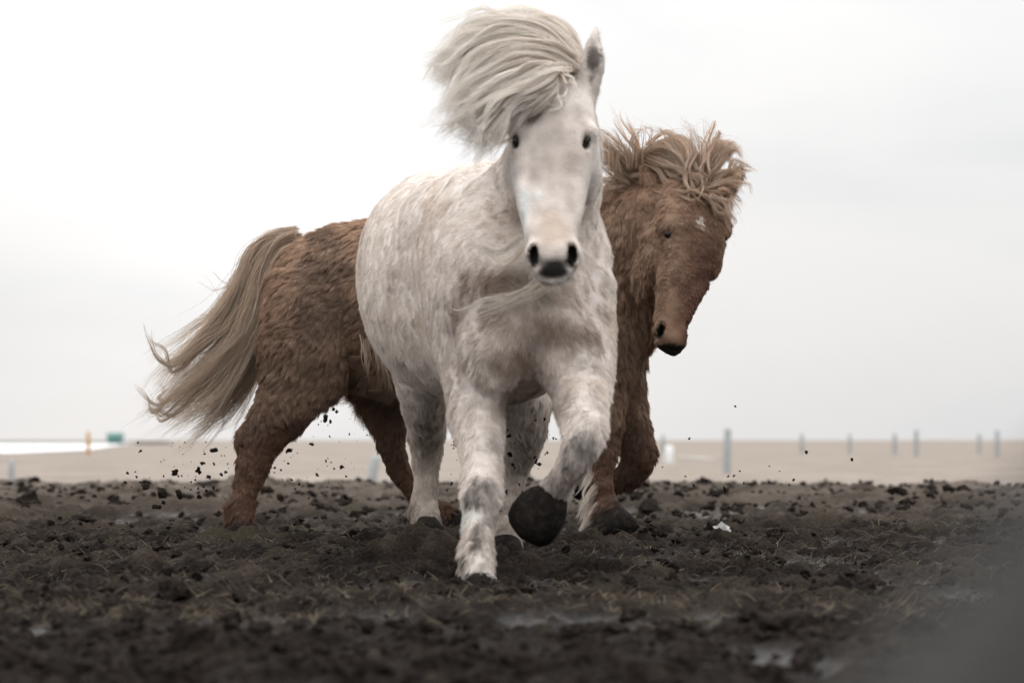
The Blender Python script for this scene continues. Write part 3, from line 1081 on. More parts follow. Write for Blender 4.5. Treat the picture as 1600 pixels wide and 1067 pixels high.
    def length(P, Nn):
        L = np.full(len(P), 0.032)
        L = L * (1 - 0.72 * headness(P))
        L = np.where(P[:, 2] < 0.45, 0.027, L)
        L *= 1 - 0.75 * np.exp(-((P - nose) ** 2).sum(1) / 0.10 ** 2)
        fet = sstep(0.24 - P[:, 2], 0, 0.08) * sstep(-(Nn @ Fw) + 0.5 * np.abs(Nn[:, 0]), 0.1, 0.6)
        L += 0.026 * fet
        L += 0.012 * sstep(Nn @ Fw, 0.5, 0.9) * (P[:, 2] < 0.95) * (P[:, 2] > 0.5)
        ear = (P[:, 2] > 1.45) & (P[:, 0] > 0.17)
        return np.where(ear, 0.012, L)

    def lift(P, Nn):
        return 0.22 + 0.12 * legness(P) + 0.22 * sstep(0.24 - P[:, 2], 0, 0.08) * sstep(-(Nn @ Fw) + 0.5 * np.abs(Nn[:, 0]), 0.1, 0.6)

    mask = np.ones(len(V))
    mask *= 1 - 0.97 * muz
    for sx in (-1, 1):
        mask *= 1 - blob(V, at(864 + 30 * sx, 399, 8.80), (0.018, 0.05, 0.038), 0.2, 0.0)
        mask *= 1 - blob(V, at(861 + 56 * sx, 221, 9.01), (0.013, 0.03, 0.026), 0.2, 0.0)
    hd_w = 1 - headness(V)
    fine = lambda P, Nn: (0.0135 - 0.008 * np.exp(-((P - nose) ** 2).sum(1) / 0.09 ** 2)) * np.where((P[:, 2] > 1.45) & (P[:, 0] > 0.17), 1.3, 1)
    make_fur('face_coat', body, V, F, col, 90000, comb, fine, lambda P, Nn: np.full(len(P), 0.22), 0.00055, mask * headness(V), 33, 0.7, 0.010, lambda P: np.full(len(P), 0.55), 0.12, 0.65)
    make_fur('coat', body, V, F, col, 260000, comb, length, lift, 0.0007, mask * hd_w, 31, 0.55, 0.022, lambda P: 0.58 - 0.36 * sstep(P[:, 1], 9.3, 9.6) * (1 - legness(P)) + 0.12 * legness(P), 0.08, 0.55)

    # eyes
    for sx in (-1, 1):
        ax = [norm([1, 0, -0.42 * sx]), np.array([0, 1.0, 0]), norm([0.42 * sx, 0, 1])]
        ellipsoid('eye', at(861 + 56 * sx, 221, 9.026), (0.0085, 0.02, 0.024), MAT_EYE, root, ax)

    # hooves
    def hoof(rows, up):
        tube_loft('hoof', [[*at(r[0], r[1], r[2]), M(r[3], r[2]), r[4]] for r in rows], MAT_HOOF, root, 22, up, rough=0.002, seed=3)
    hoof([(749, 908, 9.0, 25, 0.05), (749, 920, 8.98, 31, 0.06), (750, 942, 8.96, 36, 0.07)], Fw)
    hoof([(872, 766, 9.11, 20, 0.030), (858, 783, 9.10, 36, 0.052), (846, 798, 9.11, 43, 0.06), (835, 813, 9.12, 44, 0.062), (827, 825, 9.13, 41, 0.058), (821, 833, 9.135, 33, 0.046), (818, 837, 9.138, 18, 0.026)], norm([-0.5, -0.9, -0.3]))
    hoof([(667, 818, 10.89, 20, 0.045), (669, 832, 10.86, 26, 0.058), (670, 846, 10.84, 29, 0.066)], Fw)
    hoof([(790, 846, 10.5, 24, 0.05), (790, 862, 10.48, 27, 0.06), (790, 880, 10.46, 30, 0.066)], Fw)

    # mane and forelock, thrown to the side by the wind
    def g(pts, n, s0=0.012, s1=0.03, lv=0.4):
        return ([at(*p) for p in pts], n, s0, s1, lv)
    gs = [
        g([(910, 112, 9.24), (892, 66, 9.25), (845, 40, 9.27), (785, 36, 9.29), (728, 58, 9.31), (694, 112, 9.33)], 800),
        g([(908, 120, 9.18), (890, 88, 9.18), (850, 60, 9.18), (790, 54, 9.18), (735, 74, 9.20), (700, 112, 9.20)], 600),
        g([(902, 100, 9.20), (868, 54, 9.20), (812, 42, 9.20), (752, 50, 9.22), (708, 88, 9.22), (692, 128, 9.22)], 800),
        g([(893, 95, 9.14), (850, 62, 9.12), (795, 54, 9.12), (742, 70, 9.14), (708, 105, 9.14), (688, 118, 9.14)], 900),
        g([(888, 102, 9.12), (845, 80, 9.08), (790, 82, 9.08), (745, 104, 9.08), (722, 142, 9.08), (714, 172, 9.08)], 900),
        g([(884, 108, 9.10), (840, 97, 9.05), (795, 108, 9.04), (755, 136, 9.04), (730, 170, 9.04), (712, 196, 9.04)], 1000),
        g([(878, 112, 9.08), (842, 112, 9.02), (800, 130, 9.0), (762, 160, 9.0), (735, 188, 9.0), (708, 208, 9.0)], 1000),
        g([(875, 114, 9.07), (848, 124, 9.01), (810, 146, 8.99), (775, 174, 8.99), (752, 202, 8.99), (738, 226, 8.99)], 900),
        g([(873, 116, 9.07), (855, 136, 9.01), (825, 158, 8.99), (792, 180, 8.99), (772, 206, 8.99), (756, 232, 8.99)], 700, 0.010, 0.022),
        g([(872, 118, 9.06), (862, 142, 9.01), (842, 160, 8.99), (812, 178, 9.0), (795, 200, 9.0), (782, 226, 9.0)], 350, 0.008, 0.016),
        g([(876, 116, 9.05), (886, 124, 9.02), (890, 134, 9.01), (888, 146, 9.01)], 70, 0.005, 0.008),
        g([(872, 118, 9.05), (876, 134, 9.02), (872, 150, 9.0), (860, 162, 9.0)], 90, 0.005, 0.010),
        # neck mane streaming behind the head
        g([(880, 190, 9.34), (830, 195, 9.38), (785, 215, 9.42), (750, 240, 9.45)], 160, 0.03, 0.03),
        g([(875, 240, 9.42), (815, 262, 9.46), (760, 300, 9.50), (715, 350, 9.50)], 200, 0.03, 0.04),
    ]
    gw = np.random.default_rng(78)
    for i in range(30):
        a = gw.uniform(0, 1)
        x0, y0 = 745 - 30 * math.sin(a * 3.1) + 40 * a, 45 + 165 * a
        dx, dy = gw.uniform(-58, -22), gw.uniform(-8, 34) + 12 * a
        Y0 = 9.25 - 0.22 * a
        gs.append(g([(x0 + 60, y0 - 18 - 10 * a, Y0), (x0 + 20, y0 - 6, Y0), (x0 + dx * 0.5, y0 + dy * 0.25, Y0), (x0 + dx, y0 + dy * gw.uniform(0.6, 1.5), Y0)], 9, 0.010, 0.011, 0.5))
    make_locks('forelock', root, gs, (0.80, 0.715, 0.635), (0.82, 0.77, 0.715), 0.00065, 14, 41, 0.04, 0.3)
    # long chin and throat hairs
    ts = [g([(820, 380, 8.95), (790, 405, 9.0), (760, 385, 9.05), (728, 372, 9.12)], 60, 0.02, 0.03),
          g([(850, 440, 8.95), (815, 462, 9.05), (770, 478, 9.10), (730, 490, 9.12)], 60, 0.02, 0.03)]
    make_locks('throat_hair', root, ts, (0.66, 0.58, 0.50), (0.74, 0.68, 0.62), 0.0007, 12, 42, 0.02, 0.3)
    # tail behind the rump
    tb = C0 - Fw * 0.84 + UPZ * 1.08
    tl = []
    for i in range(5):
        o = np.array([0.05 * (i - 2), 0, 0])
        tl.append(([tb + o * 0.3, tb + [0.03, 0.12, -0.02] + o, tb + [0.12, 0.18, -0.15] + o, tb + [0.20, 0.20, -0.30] + o, tb + [0.24, 0.20, -0.42] + o], 260, 0.02, 0.05, 0.35))
    make_locks('tail', root, tl, (0.5, 0.44, 0.38), (0.6, 0.55, 0.5), 0.0012, 12, 43, 0.03, 0.4)
    return root


# ================================================================== CHESTNUT HORSE
def build_brown():
    Fw = norm([0.97, -0.24, 0])
    Sd = norm([-0.24, -0.97, 0])              # side turned to the camera
    vol = Vol((-1.35, 11.5, -0.1), (1.05, 13.45, 1.6), 0.0095)

    def T(px, py, Y, w, up, dn):
        return [*at(px, py, Y), w, M(up, Y), M(dn, Y)]
    trunk = [T(436, 445, 12.92, 0.09, 42, 55), T(470, 450, 12.90, 0.19, 82, 95), T(535, 460, 12.86, 0.265, 112, 115),
             T(620, 470, 12.78, 0.29, 130, 145), T(720, 475, 12.68, 0.30, 135, 152), T(820, 470, 12.58, 0.29, 138, 155),
             T(900, 470, 12.50, 0.255, 125, 145), T(958, 495, 12.42, 0.215, 100, 105), T(990, 525, 12.38, 0.14, 60, 66)]
    vol.loft(trunk, UPZ, k=0.03, boxy=2.1)
    dn = norm([-0.55, 0.15, 0.8])
    neck = [[*at(870, 440, 12.52), 0.21, M(110, 12.5), M(130, 12.5)], [*at(935, 415, 12.42), 0.195, M(100, 12.4), M(130, 12.4)],
            [*at(990, 375, 12.30), 0.165, M(82, 12.3), M(105, 12.3)], [*at(1035, 340, 12.20), 0.135, M(62, 12.2), M(72, 12.2)],
            [*at(1068, 308, 12.13), 0.10, M(36, 12.1), M(44, 12.1)]]
    vol.loft(neck, dn, k=0.06)
    yaw = R(27)
    fh = np.array([math.sin(yaw), -math.cos(yaw), 0])
    fc = norm(fh * 0.85 + UPZ * 0.5)
    head = [[*at(1086, 288, 12.12), M(42, 12.1), 0.055, 0.09], [*at(1085, 312, 12.08), M(54, 12.1), 0.075, 0.12],
            [*at(1083, 345, 12.03), M(56, 12.0), 0.082, 0.15], [*at(1079, 380, 11.98), M(51, 12.0), 0.080, 0.165],
            [*at(1071, 425, 11.92), M(40, 11.9), 0.068, 0.14], [*at(1060, 470, 11.87), M(32, 11.9), 0.060, 0.105],
            [*at(1051, 503, 11.83), M(29, 11.8), 0.056, 0.08], [*at(1049, 522, 11.80), M(29, 11.8), 0.048, 0.065], [*at(1048, 533, 11.79), M(27, 11.8), 0.036, 0.055]]
    vol.loft(head, fc, k=0.03, boxy=2.4)
    sv = np.array([math.cos(yaw), math.sin(yaw), 0])
    for sx in (-1, 1):
        vol.ball(at(1081, 356, 12.0) + sv * sx * 0.118 + fh * 0.02, (0.034, 0.036, 0.036), k=0.03)
        vol.ball(at(1076, 395, 12.05) + sv * sx * 0.09, (0.05, 0.08, 0.10), k=0.05)
        vol.ball(at(1049, 515, 11.79) + sv * sx * 0.050, (0.026, 0.034, 0.036), k=0.018)
        vol.ball(at(1066, 440, 11.86) + sv * sx * 0.055 + fh * 0.045, (0.012, 0.012, 0.06), k=0.03, op='carve')
    vol.ball(at(1048, 537, 11.82), (0.060, 0.04, 0.026), k=0.02)
    vol.ball(at(1022, 405, 12.06), (0.060, 0.075, 0.105), k=0.07)
    vol.ball(at(1012, 440, 12.12), (0.05, 0.07, 0.08), k=0.07)
    nosp = [at(1031, 517, 11.775), at(1049, 517, 11.79) + sv * 0.066 - fh * 0.005]
    for nq in nosp:
        vol.ball(nq, (0.014, 0.034, 0.030), k=0.008, op='carve', axes=[norm([1, 0, -0.3]), np.array([0, 1.0, 0]), norm([0.3, 0, 1])])
    eyep = [at(1081, 368, 12.0) + sv * sx * 0.122 + fh * 0.035 for sx in (-1, 1)]
    for e in eyep:
        vol.ball(e, (0.014, 0.02, 0.016), k=0.010, op='carve')
    # ears
    vol.loft([[*at(1032, 300, 12.14), 0.045, 0.026, 0.026], [*at(1022, 278, 12.14), 0.044, 0.026, 0.026], [*at(1011, 256, 12.15), 0.026, 0.018, 0.018], [*at(1004, 238, 12.16), 0.006, 0.006, 0.006]],
             norm([0.3, -1, 0]), k=0.02)
    vol.loft([[*at(1033, 290, 12.11), 0.026, 0.03, 0.018], [*at(1024, 270, 12.115), 0.024, 0.03, 0.016], [*at(1013, 252, 12.13), 0.010, 0.02, 0.012]], norm([0.3, -1, 0]), k=0.01, op='carve')
    vol.loft([[*at(1118, 305, 12.14), 0.04, 0.026, 0.026], [*at(1135, 288, 12.15), 0.04, 0.026, 0.026], [*at(1150, 272, 12.16), 0.024, 0.018, 0.018], [*at(1159, 262, 12.17), 0.006, 0.006, 0.006]],
             norm([-0.2, -1, 0]), k=0.02)

    def leg(rows, k=0.035):
        o = []
        for r in rows:
            o.append([*at(r[0], r[1], r[2]), M(r[3], r[2]), r[4], r[4]])
        vol.loft(o, Sd, k=k)
    # near hind leg, stretched back
    leg([(500, 455, 12.78, 88, 0.17), (482, 530, 12.70, 80, 0.16), (470, 590, 12.66, 66, 0.125), (440, 640, 12.64, 46, 0.09), (412, 682, 12.64, 36, 0.064),
         (398, 722, 12.64, 29, 0.05), (386, 762, 12.64, 22.5, 0.042), (378, 796, 12.64, 21, 0.042), (375, 830, 12.64, 22, 0.048)], 0.05)
    vol.ball(at(381, 684, 12.64), (0.028, 0.03, 0.045), k=0.03)
    # far hind leg, under the belly
    leg([(575, 520, 12.95, 85, 0.15), (592, 585, 12.98, 56, 0.12), (608, 645, 13.0, 31, 0.08), (612, 695, 13.0, 21, 0.055), (626, 735, 13.0, 16, 0.04), (655, 775, 12.98, 14, 0.038), (682, 798, 12.96, 18, 0.045), (698, 812, 12.95, 20, 0.05)], 0.05)
    # near fore leg, planted
    leg([(915, 520, 12.33, 80, 0.14), (930, 585, 12.28, 58, 0.11), (938, 640, 12.25, 37, 0.08), (943, 695, 12.23, 22, 0.052), (942, 745, 12.22, 17, 0.04), (943, 778, 12.22, 19, 0.045), (951, 805, 12.20, 25, 0.05), (958, 825, 12.18, 29, 0.055)])
    # far fore leg, lifted and folded
    leg([(950, 540, 12.55, 68, 0.13), (966, 600, 12.54, 40, 0.09), (978, 645, 12.52, 31, 0.072), (992, 690, 12.5, 29, 0.062), (998, 716, 12.5, 27, 0.056), (978, 744, 12.53, 21, 0.045), (950, 752, 12.58, 20, 0.045), (930, 752, 12.62, 22, 0.05)])
    vol.wrinkle(0.007, 8.0, 6)
    vol.wrinkle(0.004, 24.0, 16)
    V, F = vol.mesh(2)
    P = V
    base = np.array([0.275, 0.172, 0.114])
    col = np.tile(base, (len(P), 1)) * (1 + 0.22 * fbm(P * 5, 3, 301))[:, None]
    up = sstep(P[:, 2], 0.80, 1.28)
    col = lerp(col, np.array([0.46, 0.305, 0.21]), 0.8 * up * (1 - 0.55 * sstep(P[:, 0], 0.2, 0.5)))                  # paler towards the top
    col = lerp(col, np.array([0.105, 0.066, 0.047]), 0.6 * sstep(fbm(P * np.array([4, 4, 6.5]), 3, 311), 0.1, 0.7) * (1 - sstep(P[:, 0], 0.5, 0.6)))
    col = lerp(col, np.array([0.16, 0.105, 0.07]), 0.5 * blob(P, at(465, 600, 12.6), (0.2, 0.4, 0.17), 0.8, 0.4, 321))
    col = lerp(col, np.array([0.125, 0.062, 0.039]), 0.85 * sstep(0.60 - P[:, 2], 0, 0.25))            # redder legs
    col = lerp(col, np.array([0.125, 0.056, 0.036]), 0.9 * blob(P, at(1092, 430, 11.88), (0.105, 0.22, 0.34), 0.6, 0.3, 331))  # dark red face, with its front plane's shading painted in too
    col = lerp(col, np.array([0.15, 0.088, 0.058]), 0.5 * blob(P, at(985, 560, 12.3), (0.16, 0.4, 0.18), 0.7, 0.4, 333))
    star = blob(P, at(1093, 343, 11.94), (0.014, 0.1, 0.022), 0.5, 0.5, 341, 60)
    col = lerp(col, np.array([0.75, 0.68, 0.62]), star)
    muz = blob(P, at(1047, 548, 11.78), (0.10, 0.12, 0.030), 0.4, 0.2, 343)
    col = lerp(col, np.array([0.022, 0.017, 0.016]), muz)
    nos = np.zeros(len(P))
    for nq in nosp:
        nos = np.maximum(nos, blob(P, nq, (0.020, 0.05, 0.037), 0.25, 0.05, 351))
    col = lerp(col, np.array([0.012, 0.009, 0.009]), nos)
    eym = np.zeros(len(P))
    for e in eyep:
        eym = np.maximum(eym, blob(P, e, (0.020, 0.035, 0.022), 0.4, 0.05, 353))
    col = lerp(col, np.array([0.02, 0.014, 0.012]), eym)
    mud = np.array([0.028, 0.021, 0.017])
    for c, r, a in ((at(955, 815, 12.2), (0.14, 0.3, 0.09), 0.95), (at(376, 838, 12.6), (0.14, 0.2, 0.10), 0.9), (at(695, 812, 12.9), (0.08, 0.2, 0.04), 0.7),
                    (at(985, 745, 12.5), (0.09, 0.2, 0.05), 0.45)):
        col = lerp(col, mud, a * blob(P, c, r, 0.5, 0.4, 361, 20))
    white_sock = blob(P, at(918, 785, 12.2), (0.03, 0.2, 0.07), 0.5, 0.3, 371)
    col = lerp(col, np.array([0.6, 0.52, 0.45]), 0.85 * white_sock)
    col = col.clip(0.005, 0.9)

    root = empty('chestnut_horse', (-0.3, 12.6, 0))
    tag(root, 'shaggy chestnut horse with flaxen mane and tail running behind the white one', 'horse', 'galloping horses')
    body = mesh_obj('body', V, F, MAT_SKIN, root, colors=col * 0.6)  # skin colour darkened to stand for the coat's self-shadow
    nose = at(1050, 525, 11.8)

    def headness(P):
        return (1 - sstep(P[:, 1], 12.05, 12.2)) * sstep(P[:, 0], 0.44, 0.5) * sstep(P[:, 2], 0.6, 0.7)

    def legness(P):
        return 1 - sstep(P[:, 2], 0.45, 0.66)

    def comb(P, Nn):
        lg = legness(P)[:, None]
        hd = headness(P)[:, None]
        neckn = (sstep(P[:, 0], 0.15, 0.4) * (1 - sstep(P[:, 0], 1.2, 1.4)))[:, None]
        d = -Fw * 0.7 + UPZ * -0.8
        d = d * (1 - neckn) + np.array([-0.1, 0, -1.0]) * neckn
        d = d * (1 - lg) + np.array([-0.25, 0, -1.0]) * lg
        hh = np.array([-0.1, 0.0, -0.8]) + Nn * np.array([0.6, 0, 0])
        return d * (1 - hd) + hh * hd

    def length(P, Nn):
        L = np.full(len(P), 0.046)
        L = L * (1 - 0.45 * headness(P))
        L *= 1 - 0.7 * np.exp(-((P - nose) ** 2).sum(1) / 0.13 ** 2)
        belly = sstep(-Nn[:, 2], 0.05, 0.5) * sstep(P[:, 0], -0.75, -0.6) * (1 - sstep(P[:, 2], 0.72, 0.8)) * (P[:, 2] > 0.5) * (P[:, 0] < 0.3)
        L += 0.06 * belly
        chest = blob(P, at(985, 550, 12.35), (0.2, 0.4, 0.2), 0.7, 0.1)
        L += 0.022 * chest
        lo = 1 - sstep(P[:, 2], 0.18, 0.60)
        L = L * (1 - lo) + 0.024 * lo
        fet = sstep(0.24 - P[:, 2], 0, 0.06) * sstep(-Nn[:, 0], 0.2, 0.8)
        return L + 0.03 * fet

    def lift(P, Nn):
        return np.full(len(P), 0.30) - 0.08 * headness(P)

    mask = (1 - 0.95 * muz) * (1 - nos) * (1 - eym) * (1 + 0.8 * headness(V))
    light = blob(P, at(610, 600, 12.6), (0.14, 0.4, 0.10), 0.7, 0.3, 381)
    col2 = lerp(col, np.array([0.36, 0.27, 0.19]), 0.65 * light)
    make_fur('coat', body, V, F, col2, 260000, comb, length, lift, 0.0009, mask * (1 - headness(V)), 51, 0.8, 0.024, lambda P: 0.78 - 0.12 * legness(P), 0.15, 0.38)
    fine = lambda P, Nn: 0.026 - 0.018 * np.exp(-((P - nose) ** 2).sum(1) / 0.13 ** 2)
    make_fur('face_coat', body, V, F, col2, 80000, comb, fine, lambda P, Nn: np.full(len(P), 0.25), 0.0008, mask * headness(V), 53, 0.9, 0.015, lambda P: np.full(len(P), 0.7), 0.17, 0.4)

    for e in eyep:
        ellipsoid('eye', e + np.array([0, 0.003, 0]), (0.017, 0.018, 0.017), MAT_EYE, root)

    def hoof(rows, up):
        tube_loft('hoof', [[*at(r[0], r[1], r[2]), M(r[3], r[2]), r[4]] for r in rows], MAT_HOOF, root, 22, up, rough=0.005, seed=4)
    hoof([(375, 820, 12.64, 27, 0.055), (377, 836, 12.64, 31, 0.065), (379, 850, 12.64, 34, 0.07)], Sd)
    hoof([(698, 806, 12.95, 20, 0.05), (706, 818, 12.95, 24, 0.058), (712, 830, 12.95, 26, 0.062)], Sd)
    hoof([(950, 806, 12.2, 28, 0.055), (958, 820, 12.18, 34, 0.065), (964, 836, 12.17, 38, 0.07)], Sd)
    hoof([(928, 752, 12.63, 21, 0.05), (914, 753, 12.65, 25, 0.058), (902, 754, 12.67, 27, 0.06)], Sd)

    def g(pts, n, s0=0.02, s1=0.03, lv=0.4):
        return ([at(*p) for p in pts], n, s0, s1, lv)
    fl0, fl1 = (0.36, 0.235, 0.155), (0.60, 0.45, 0.335)
    mane = [
        g([(940, 320, 12.36), (955, 290, 12.30), (985, 272, 12.24), (1018, 268, 12.16)], 350, 0.03, 0.03),
        g([(1000, 300, 12.26), (975, 275, 12.24), (955, 250, 12.24), (932, 232, 12.24)], 350, 0.025, 0.03),
        g([(1010, 290, 12.24), (985, 262, 12.22), (960, 238, 12.22), (935, 216, 12.22)], 350, 0.025, 0.03),
        g([(985, 310, 12.24), (965, 300, 12.22), (948, 296, 12.22), (930, 300, 12.22)], 350, 0.03, 0.03),
        g([(1020, 285, 12.20), (1003, 250, 12.18), (990, 222, 12.18), (978, 190, 12.18)], 90, 0.014, 0.012),
        g([(1015, 285, 12.20), (990, 245, 12.18), (972, 215, 12.18), (955, 182, 12.18)], 70, 0.014, 0.018),
        g([(1000, 252, 12.20), (1030, 235, 12.14), (1060, 255, 12.08), (1085, 290, 12.02)], 350, 0.025, 0.02),
        g([(1008, 245, 12.18), (1040, 260, 12.10), (1065, 280, 12.04), (1095, 295, 12.0)], 350, 0.022, 0.02),
        g([(1015, 240, 12.2), (1050, 222, 12.16), (1080, 240, 12.10), (1100, 285, 12.02)], 350, 0.025, 0.025),
        g([(1090, 298, 12.03), (1075, 262, 12.05), (1050, 228, 12.10), (1025, 210, 12.14)], 300, 0.018, 0.03),
        g([(1092, 298, 12.02), (1090, 255, 12.05), (1085, 222, 12.10), (1080, 198, 12.12)], 200, 0.018, 0.04),
        g([(1095, 298, 12.02), (1105, 250, 12.05), (1125, 218, 12.08), (1130, 232, 12.1)], 300, 0.018, 0.025),
        g([(1096, 300, 12.02), (1120, 258, 12.03), (1142, 232, 12.05), (1155, 250, 12.08)], 300, 0.016, 0.022),
        g([(1096, 302, 12.01), (1125, 275, 12.02), (1148, 262, 12.03), (1162, 265, 12.06)], 300, 0.016, 0.02),
        g([(1095, 302, 12.00), (1120, 292, 12.0), (1142, 288, 12.0), (1155, 300, 12.02)], 300, 0.016, 0.02),
        g([(1092, 304, 12.00), (1115, 302, 11.97), (1135, 312, 11.97), (1145, 335, 12.0)], 320, 0.014, 0.02),
        g([(1092, 304, 11.99), (1108, 310, 11.96), (1125, 325, 11.95), (1138, 345, 11.97)], 200, 0.012, 0.018),
        g([(1085, 235, 12.04), (1075, 262, 12.0), (1078, 288, 11.98), (1090, 305, 11.97)], 160, 0.010, 0.012),
        g([(1110, 235, 12.04), (1098, 258, 11.98), (1102, 280, 11.97), (1085, 308, 11.96)], 140, 0.010, 0.012),
        g([(1020, 288, 12.12), (1050, 296, 12.0), (1075, 300, 11.97), (1095, 306, 11.96)], 160, 0.012, 0.014),
    ]
    # single wind-lifted strands
    gg = np.random.default_rng(77)
    for i in range(26):
        x = gg.uniform(955, 1135)
        y0 = 255 - 25 * math.sin((x - 955) / 180 * math.pi)
        dx, dy = gg.uniform(-35, 40), gg.uniform(-52, -18)
        mane.append(g([(x, y0 + 20, 12.12), (x + dx * 0.15, y0 + dy * 0.4, 12.12), (x + dx * 0.6, y0 + dy * 0.85, 12.12), (x + dx * 1.3, y0 + dy * gg.uniform(0.6, 1.05), 12.12)], 5, 0.006, 0.008))
    make_locks('mane', root, mane, fl0, fl1, 0.0007, 14, 61, 0.035, 0.45)

    tail = [
        g([(462, 372, 12.90), (425, 378, 12.92), (395, 405, 12.92), (375, 455, 12.92), (340, 515, 12.92), (290, 560, 12.92), (255, 610, 12.92)], 800, 0.02, 0.05),
        g([(462, 378, 12.88), (428, 388, 12.88), (402, 425, 12.88), (385, 480, 12.88), (355, 545, 12.88), (305, 595, 12.88), (258, 640, 12.88)], 1000, 0.02, 0.05),
        g([(460, 384, 12.87), (432, 400, 12.86), (412, 445, 12.86), (398, 500, 12.86), (370, 560, 12.86), (320, 610, 12.86), (262, 648, 12.86)], 1000, 0.02, 0.05),
        g([(458, 388, 12.88), (437, 412, 12.88), (420, 460, 12.88), (404, 520, 12.88), (378, 580, 12.88), (335, 630, 12.88), (285, 662, 12.88)], 900, 0.02, 0.045),
        g([(455, 392, 12.90), (438, 425, 12.90), (420, 480, 12.90), (402, 540, 12.90), (375, 600, 12.90), (340, 640, 12.90), (300, 664, 12.90)], 600, 0.02, 0.04),
        g([(440, 440, 12.90), (418, 500, 12.9), (398, 560, 12.9), (372, 605, 12.9), (345, 640, 12.9), (330, 668, 12.9)], 80, 0.012, 0.02),
        g([(360, 490, 12.9), (310, 545, 12.9), (272, 580, 12.9), (252, 560, 12.9), (240, 515, 12.9)], 90, 0.02, 0.02),
        g([(340, 560, 12.9), (290, 605, 12.9), (258, 632, 12.9), (240, 625, 12.9), (222, 596, 12.9)], 90, 0.02, 0.02),
        g([(330, 590, 12.9), (285, 632, 12.9), (255, 648, 12.9), (232, 645, 12.9)], 90, 0.02, 0.02),
        g([(380, 440, 12.9), (355, 470, 12.9), (335, 500, 12.9), (300, 520, 12.9)], 60, 0.02, 0.03),
        g([(385, 425, 12.9), (370, 445, 12.9), (345, 455, 12.9), (322, 440, 12.9)], 14, 0.01, 0.015),
        g([(350, 510, 12.9), (310, 550, 12.9), (285, 575, 12.9), (270, 590, 12.9)], 60, 0.02, 0.03),
    ]
    make_locks('tail', root, tail, (0.42, 0.315, 0.23), (0.52, 0.40, 0.295), 0.0008, 16, 62, 0.045, 0.55)
    fea = []
    for i in range(9):
        y = 735 + i * 8
        fea.append(g([(934, y, 12.20), (924, y + 10, 12.20), (915, y + 24, 12.20), (909, y + 36, 12.20)], 70, 0.018, 0.016, 0.6))
    make_locks('feather', root, fea, (0.50, 0.40, 0.31), (0.74, 0.67, 0.60), 0.0005, 8, 64, 0.012, 0.3)
    # long pale belly hair
    bel = []
    for i in range(16):
        x = 565 + i * 6 + gg.uniform(-3, 3)
        y = 530 + i * 3.0 + gg.uniform(-8, 8)
        bel.append(g([(x, y, 12.50), (x + 4, y + 30, 12.48), (x + 6, y + 50, 12.50), (x + 10, y + 70, 12.54)], 18, 0.010, 0.012))
    make_locks('belly_hair', root, bel, (0.26, 0.175, 0.12), (0.36, 0.28, 0.21), 0.0008, 10, 63, 0.02, 0.4)
    return root


build_white()
build_brown()


# ------------------------------------------------------------------ clods
def ico(sub=1):
    t = (1 + 5 ** 0.5) / 2
    v = [(-1, t, 0), (1, t, 0), (-1, -t, 0), (1, -t, 0), (0, -1, t), (0, 1, t), (0, -1, -t), (0, 1, -t), (t, 0, -1), (t, 0, 1), (-t, 0, -1), (-t, 0, 1)]
    f = [(0, 11, 5), (0, 5, 1), (0, 1, 7), (0, 7, 10), (0, 10, 11), (1, 5, 9), (5, 11, 4), (11, 10, 2), (10, 7, 6), (7, 1, 8), (3, 9, 4), (3, 4, 2), (3, 2, 6), (3, 6, 8), (3, 8, 9), (4, 9, 5), (2, 4, 11), (6, 2, 10), (8, 6, 7), (9, 8, 1)]
    v = [np.array(a) / np.linalg.norm(a) for a in v]
    for _ in range(sub):
        nf, mid = [], {}

        def m(a, b):
            k = (min(a, b), max(a, b))
            if k not in mid:
                p = v[a] + v[b]
                v.append(p / np.linalg.norm(p))
                mid[k] = len(v) - 1
            return mid[k]
        for a, b, c in f:
            x, y, z = m(a, b), m(b, c), m(c, a)
            nf += [(a, x, z), (b, y, x), (c, z, y), (x, y, z)]
        f = nf
    return np.array(v), np.array(f)


ICV, ICF = ico()


def clod_shape(seed, rough=0.55, V0=ICV):
    v = V0 * (1 + rough * fbm(V0 * 1.6, 3, seed))[:, None]
    g = np.random.default_rng(seed)
    return v * g.uniform(0.65, 1.25, 3)


# loose crumbs lying on the churned mud
NC = 15000
ICV0, ICF0 = ico(0)
protos = [(clod_shape(500 + i), ICF) for i in range(10)]
protos_s = [(clod_shape(540 + i, 0.5, ICV0), ICF0) for i in range(10)]
cv, cf = [], []
g = np.random.default_rng(5)
cy = 4.6 + 25.4 * g.random(NC * 2) ** 1.5
cx = g.uniform(-0.25, 0.25, NC * 2) * cy
cd = fbm(np.stack([cx * 1.3, cy * 0.9, cx * 0], 1), 3, 91) + 0.4 * g.normal(size=NC * 2)
keep = np.argsort(-cd)[:NC]
nv = 0
for x, y in zip(cx[keep], cy[keep]):
    r = 0.004 + 0.0055 * g.gamma(1.4, 0.9)
    if y > 16:
        r *= 1.5
    R3 = np.linalg.qr(g.normal(size=(3, 3)))[0]
    pv_, pf_ = protos[g.integers(10)] if r > 0.013 else protos_s[g.integers(10)]
    cv.append(pv_ @ R3 * (r * np.array([1, 1, 0.8])) + np.array([x, y, ground_at(x, y) + r * 0.2]))
    cf.append(pf_ + nv)
    nv += len(pv_)
crumbs = mesh_obj('soil_crumbs', np.vstack(cv), np.vstack(cf), MAT_CLOD, smooth=False)
tag(crumbs, 'loose dark soil crumbs scattered over the churned mud', 'soil', kind='stuff')

